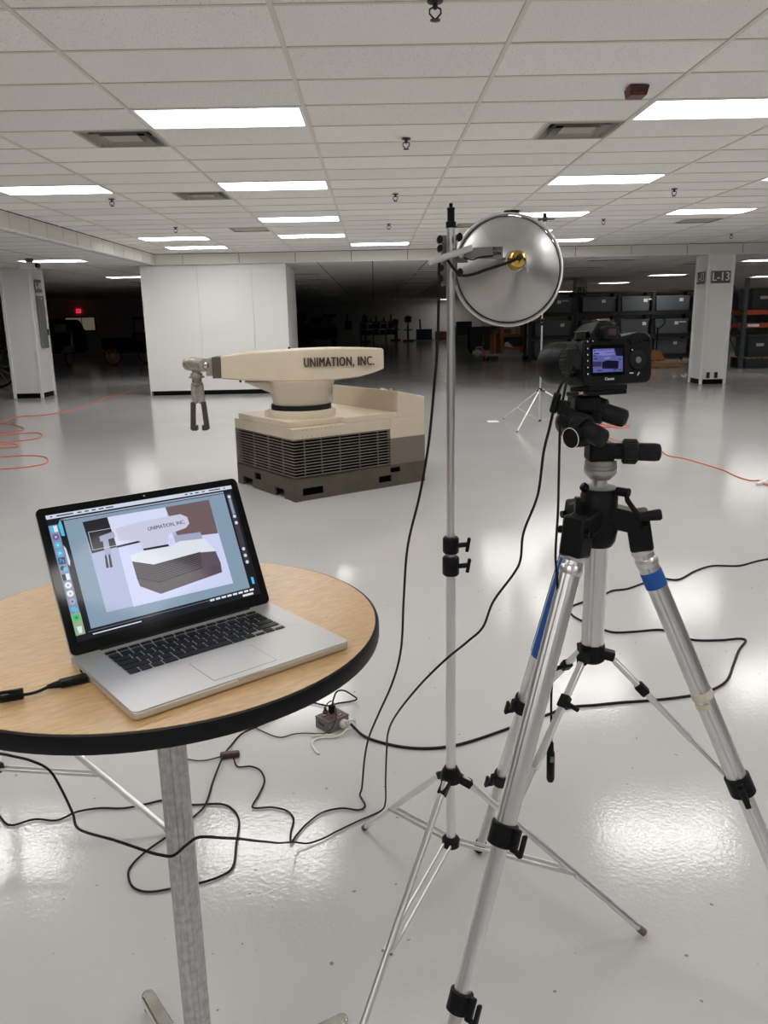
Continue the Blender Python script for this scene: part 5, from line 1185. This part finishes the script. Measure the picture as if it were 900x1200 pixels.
def press(x, y, h, label, extra=0):
    t = thing('drill_press', label, 'machine', (x, y, 0))
    MB().bx(-.35, .35, -.3, .4, 0, .12).build('base', 'machine_dark', t, bevel=.02)
    MB().cyl((0, .2, .1), (0, .2, h), .07).build('column', 'machine_dark', t)
    MB().bx(-.22, .22, -.35, .4, h-.45, h-.05).build('head', 'machine_dark', t, bevel=.05)
    MB().cyl((0, -.2, h-.7), (0, -.2, h-.4), .05).build('spindle', 'machine_grey', t)
    MB().bx(-.3, .3, -.35, .15, .75, .82).build('table', 'machine_dark', t)
    MB().cyl((-.25, -.2, h-.3), (.30, -.2, h-.12), .02).build('lever', 'machine_grey', t)
    return t
press(-.6, 56.4, 1.85, 'tall dark drill press, leftmost in the middle of the far hall')
press(1.55, 58.9, 1.55, 'dark drill press beside the pipe rack in the far hall')
press(2.35, 56.2, 1.75, 'dark drill press nearest the brown boxes in the far hall')
t = thing('pipe_rack', 'dark open rack of equipment across the middle of the far hall', 'rack', (-1.0, 57.8, 0))
for x in (0, .9, 1.8, 2.6):
    for y in (0, .6): MB().bx(x, x+.08, y, y+.08, 0, 1.35).build('post', 'machine_dark', t, smooth=False)
for z in (.45, .9, 1.32): MB().bx(0, 2.7, 0, .7, z, z+.06).build('shelf', 'machine_dark', t, smooth=False)
for x, h in ((.12, .34), (.52, .30), (1.0, .36), (1.42, .30), (1.9, .36), (2.28, .3)):
    MB().bx(x, x+.36, .1, .6, .51, .51+h).build('motor', 'machine_dark', t, bevel=.05)
for x, h in ((.1, .30), (.6, .22), (1.0, .34), (1.5, .26), (2.0, .34)):
    MB().bx(x, x+.42, .1, .6, .96, .96+h).build('gearbox', 'machine_dark', t, bevel=.06)
for x, h in ((.3, .55), (.75, .25), (1.15, .42), (1.7, .30), (2.2, .48)):
    MB().cyl((x, .3, 1.38), (x+.04, .3, 1.38+h), .07, .04).build('mast', 'machine_dark', t)
t = thing('machine_bench', 'low dark machine bench at the right of the far hall', 'bench', (3.0, 57.5, 0))
MB().bx(0, 1.1, 0, .6, .08, .80).build('body', 'blue_box', t, bevel=.02); MB().bx(-.9, 1.2, -.2, .8, 0, .07).build('mat', 'machine_grey', t, smooth=False)
MB().cyl((.3, .3, .8), (.25, .3, 1.5), .06).build('mast', 'machine_dark', t)
for x, lab in ((4.35, 'low brown box standing at the far wall'), (5.3, 'taller brown box half hidden by the stand pole at far wall')):
    t = thing('wooden_crate', lab, 'crate', (x, 57.6, 0), 0, 'brown boxes at the far wall')
    MB().bx(0, .85, 0, .6, .04, .62 if x < 5 else .9).build('body', 'door_brown', t, bevel=.01)
    MB().bx(-.02, .87, -.02, .62, 0, .04).build('base', 'wood', t, smooth=False)

# left: vintage vehicles in the dark, exit sign, lit window
def wheel(parent, c, r, wd, m, n=12, axis=(0, 1, 0)):
    c = Vector(c); A = Vector(axis).normalized(); q = A.to_track_quat('Z', 'Y').to_matrix().to_4x4(); T = Matrix.Translation(c) @ q
    def ringp(R, rr): return [(R+rr*cos(2*pi*k/8), rr*sin(2*pi*k/8)) for k in range(9)]
    w = MB(T).lathe(ringp(r-.03, .03), 36, cap=False).build('wheel', 'black_rubber', parent)
    MB(T).lathe([(r-.065, -.02), (r-.05, -.02), (r-.05, .02), (r-.065, .02), (r-.065, -.02)], 36, cap=False).build('rim', m, w)
    for k in range(n):
        a = 2*pi*k/n; MB(T).bar((.04*cos(a), .04*sin(a), 0), ((r-.06)*cos(a), (r-.06)*sin(a), 0), .022, .022).build('spoke', m, w)
    MB(T).lathe([(.055, -.05), (.055, .05)], 14).build('hub', m, w)
vc = thing('vintage_car', 'black vintage car with yellow spoked wheels in the dark left hall', 'car', (-10.9, 32.4, 0))
wheel(vc, (.45, 0, .345), .345, .08, 'wheel_yellow'); wheel(vc, (1.55, .9, .345), .345, .08, 'wheel_yellow'); wheel(vc, (2.9, 0, .345), .345, .08, 'wheel_yellow')
MB().bx(.1, 3.6, .15, 1.3, .45, .65).build('chassis', 'car_black', vc, bevel=.03)
MB().bx(1.2, 2.9, .1, 1.35, .65, 1.25).build('body', 'car_black', vc, bevel=.08)
MB().bx(1.3, 2.8, .1, 1.35, 1.75, 1.85).build('roof', 'car_black', vc, bevel=.04)
for x in (1.35, 2.75): MB().bx(x-.02, x+.02, .12, .16, 1.25, 1.75).build('roof_post', 'car_black', vc, smooth=False)
MB().bx(-.1, 1.2, .35, 1.1, .6, 1.05).build('bonnet', 'car_black', vc, bevel=.08)
v2 = thing('vintage_truck', 'black rounded vintage truck left of the yellow wheel', 'truck', (-13.3, 31.6, 0))
MB().loft([[(0, 0, .5), (1.65, 0, .5), (1.65, 1.6, .5), (0, 1.6, .5)], [(0, 0, 1.25), (1.65, 0, 1.25), (1.65, 1.6, 1.25), (0, 1.6, 1.25)], [(.2, .1, 1.80), (1.45, .1, 1.80), (1.45, 1.5, 1.80), (.2, 1.5, 1.80)]]).build('cab', 'car_black', v2, bevel=.12, seg=3)
for x in (.32, .98): MB().hexa([(x-.02, .0, 1.33), (x+.42, .0, 1.33), (x+.42, .04, 1.33), (x-.02, .04, 1.33)], [(x, .055, 1.62), (x+.40, .055, 1.62), (x+.40, .09, 1.62), (x, .09, 1.62)]).build('windscreen', 'machine_grey', v2)
MB().bx(.5, 1.15, -.7, .1, .55, 1.2).build('bonnet', 'car_black', v2, bevel=.1)
for x in (.18, 1.47):
    MB().hexa([(x-.16, -.6, .55), (x+.16, -.6, .55), (x+.16, .2, .55), (x-.16, .2, .55)], [(x-.05, -.35, .82), (x+.05, -.35, .82), (x+.05, .15, .82), (x-.05, .15, .82)]).build('fender', 'machine_grey', v2, bevel=.04)
    wheel(v2, (x, -.2, .38), .38, .1, 'machine_grey', 8, (1, 0, 0))
v3 = thing('vintage_carriage', 'dark spoked wheel of a carriage beyond the left column', 'carriage', (-10.6, 20.5, 0))
wheel(v3, (.55, .0, .55), .55, .08, 'machine_grey', 12)
wheel(v3, (.55, 1.0, .55), .55, .08, 'machine_grey', 12)
MB().bx(-1.2, .9, .2, .8, .6, 1.0).build('body', 'car_black', v3, bevel=.05); MB().cyl((.55, -.05, .55), (.55, 1.05, .55), .03).build('axle', 'machine_grey', v3)
MB().bx(-1.0, .6, .1, .14, 1.15, 1.18).build('hand_rail', 'chrome', v3, smooth=False)
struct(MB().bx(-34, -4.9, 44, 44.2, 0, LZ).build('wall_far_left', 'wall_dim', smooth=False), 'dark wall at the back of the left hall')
ex = thing('exit_sign', 'small glowing red exit sign in the dark left hall', 'sign', (-15.78, 43.96, 2.30))
MB().bx(-.12, .12, -.05, .03, -.095, .095).build('box', 'exit_red', ex, bevel=.01)
text_part('lettering', 'EXIT', .12, 'red_plastic', ex, basis((0, -.051, 0), (1, 0, 0), (0, 0, 1)), bold=.004)
w1 = thing('window_1', '', '', (-15.7, 43.95, 0)); del w1['label']; del w1['category']; struct(w1, 'small lit window behind the vintage truck')
for x0, x1 in ((-.80, .02), (.06, .72)): MB().bx(x0, x1, -.01, .03, 1.30, 1.95).build('pane', 'lit_glass', w1, smooth=False)
MB().bx(-.85, .77, -.02, .04, 1.95, 2.0).bx(-.85, .77, -.02, .04, 1.25, 1.30).bx(.02, .06, -.02, .04, 1.3, 1.95).bx(-.85, -.8, -.02, .04, 1.3, 1.95).bx(.72, .77, -.02, .04, 1.3, 1.95).build('frame', 'machine_dark', w1, smooth=False)
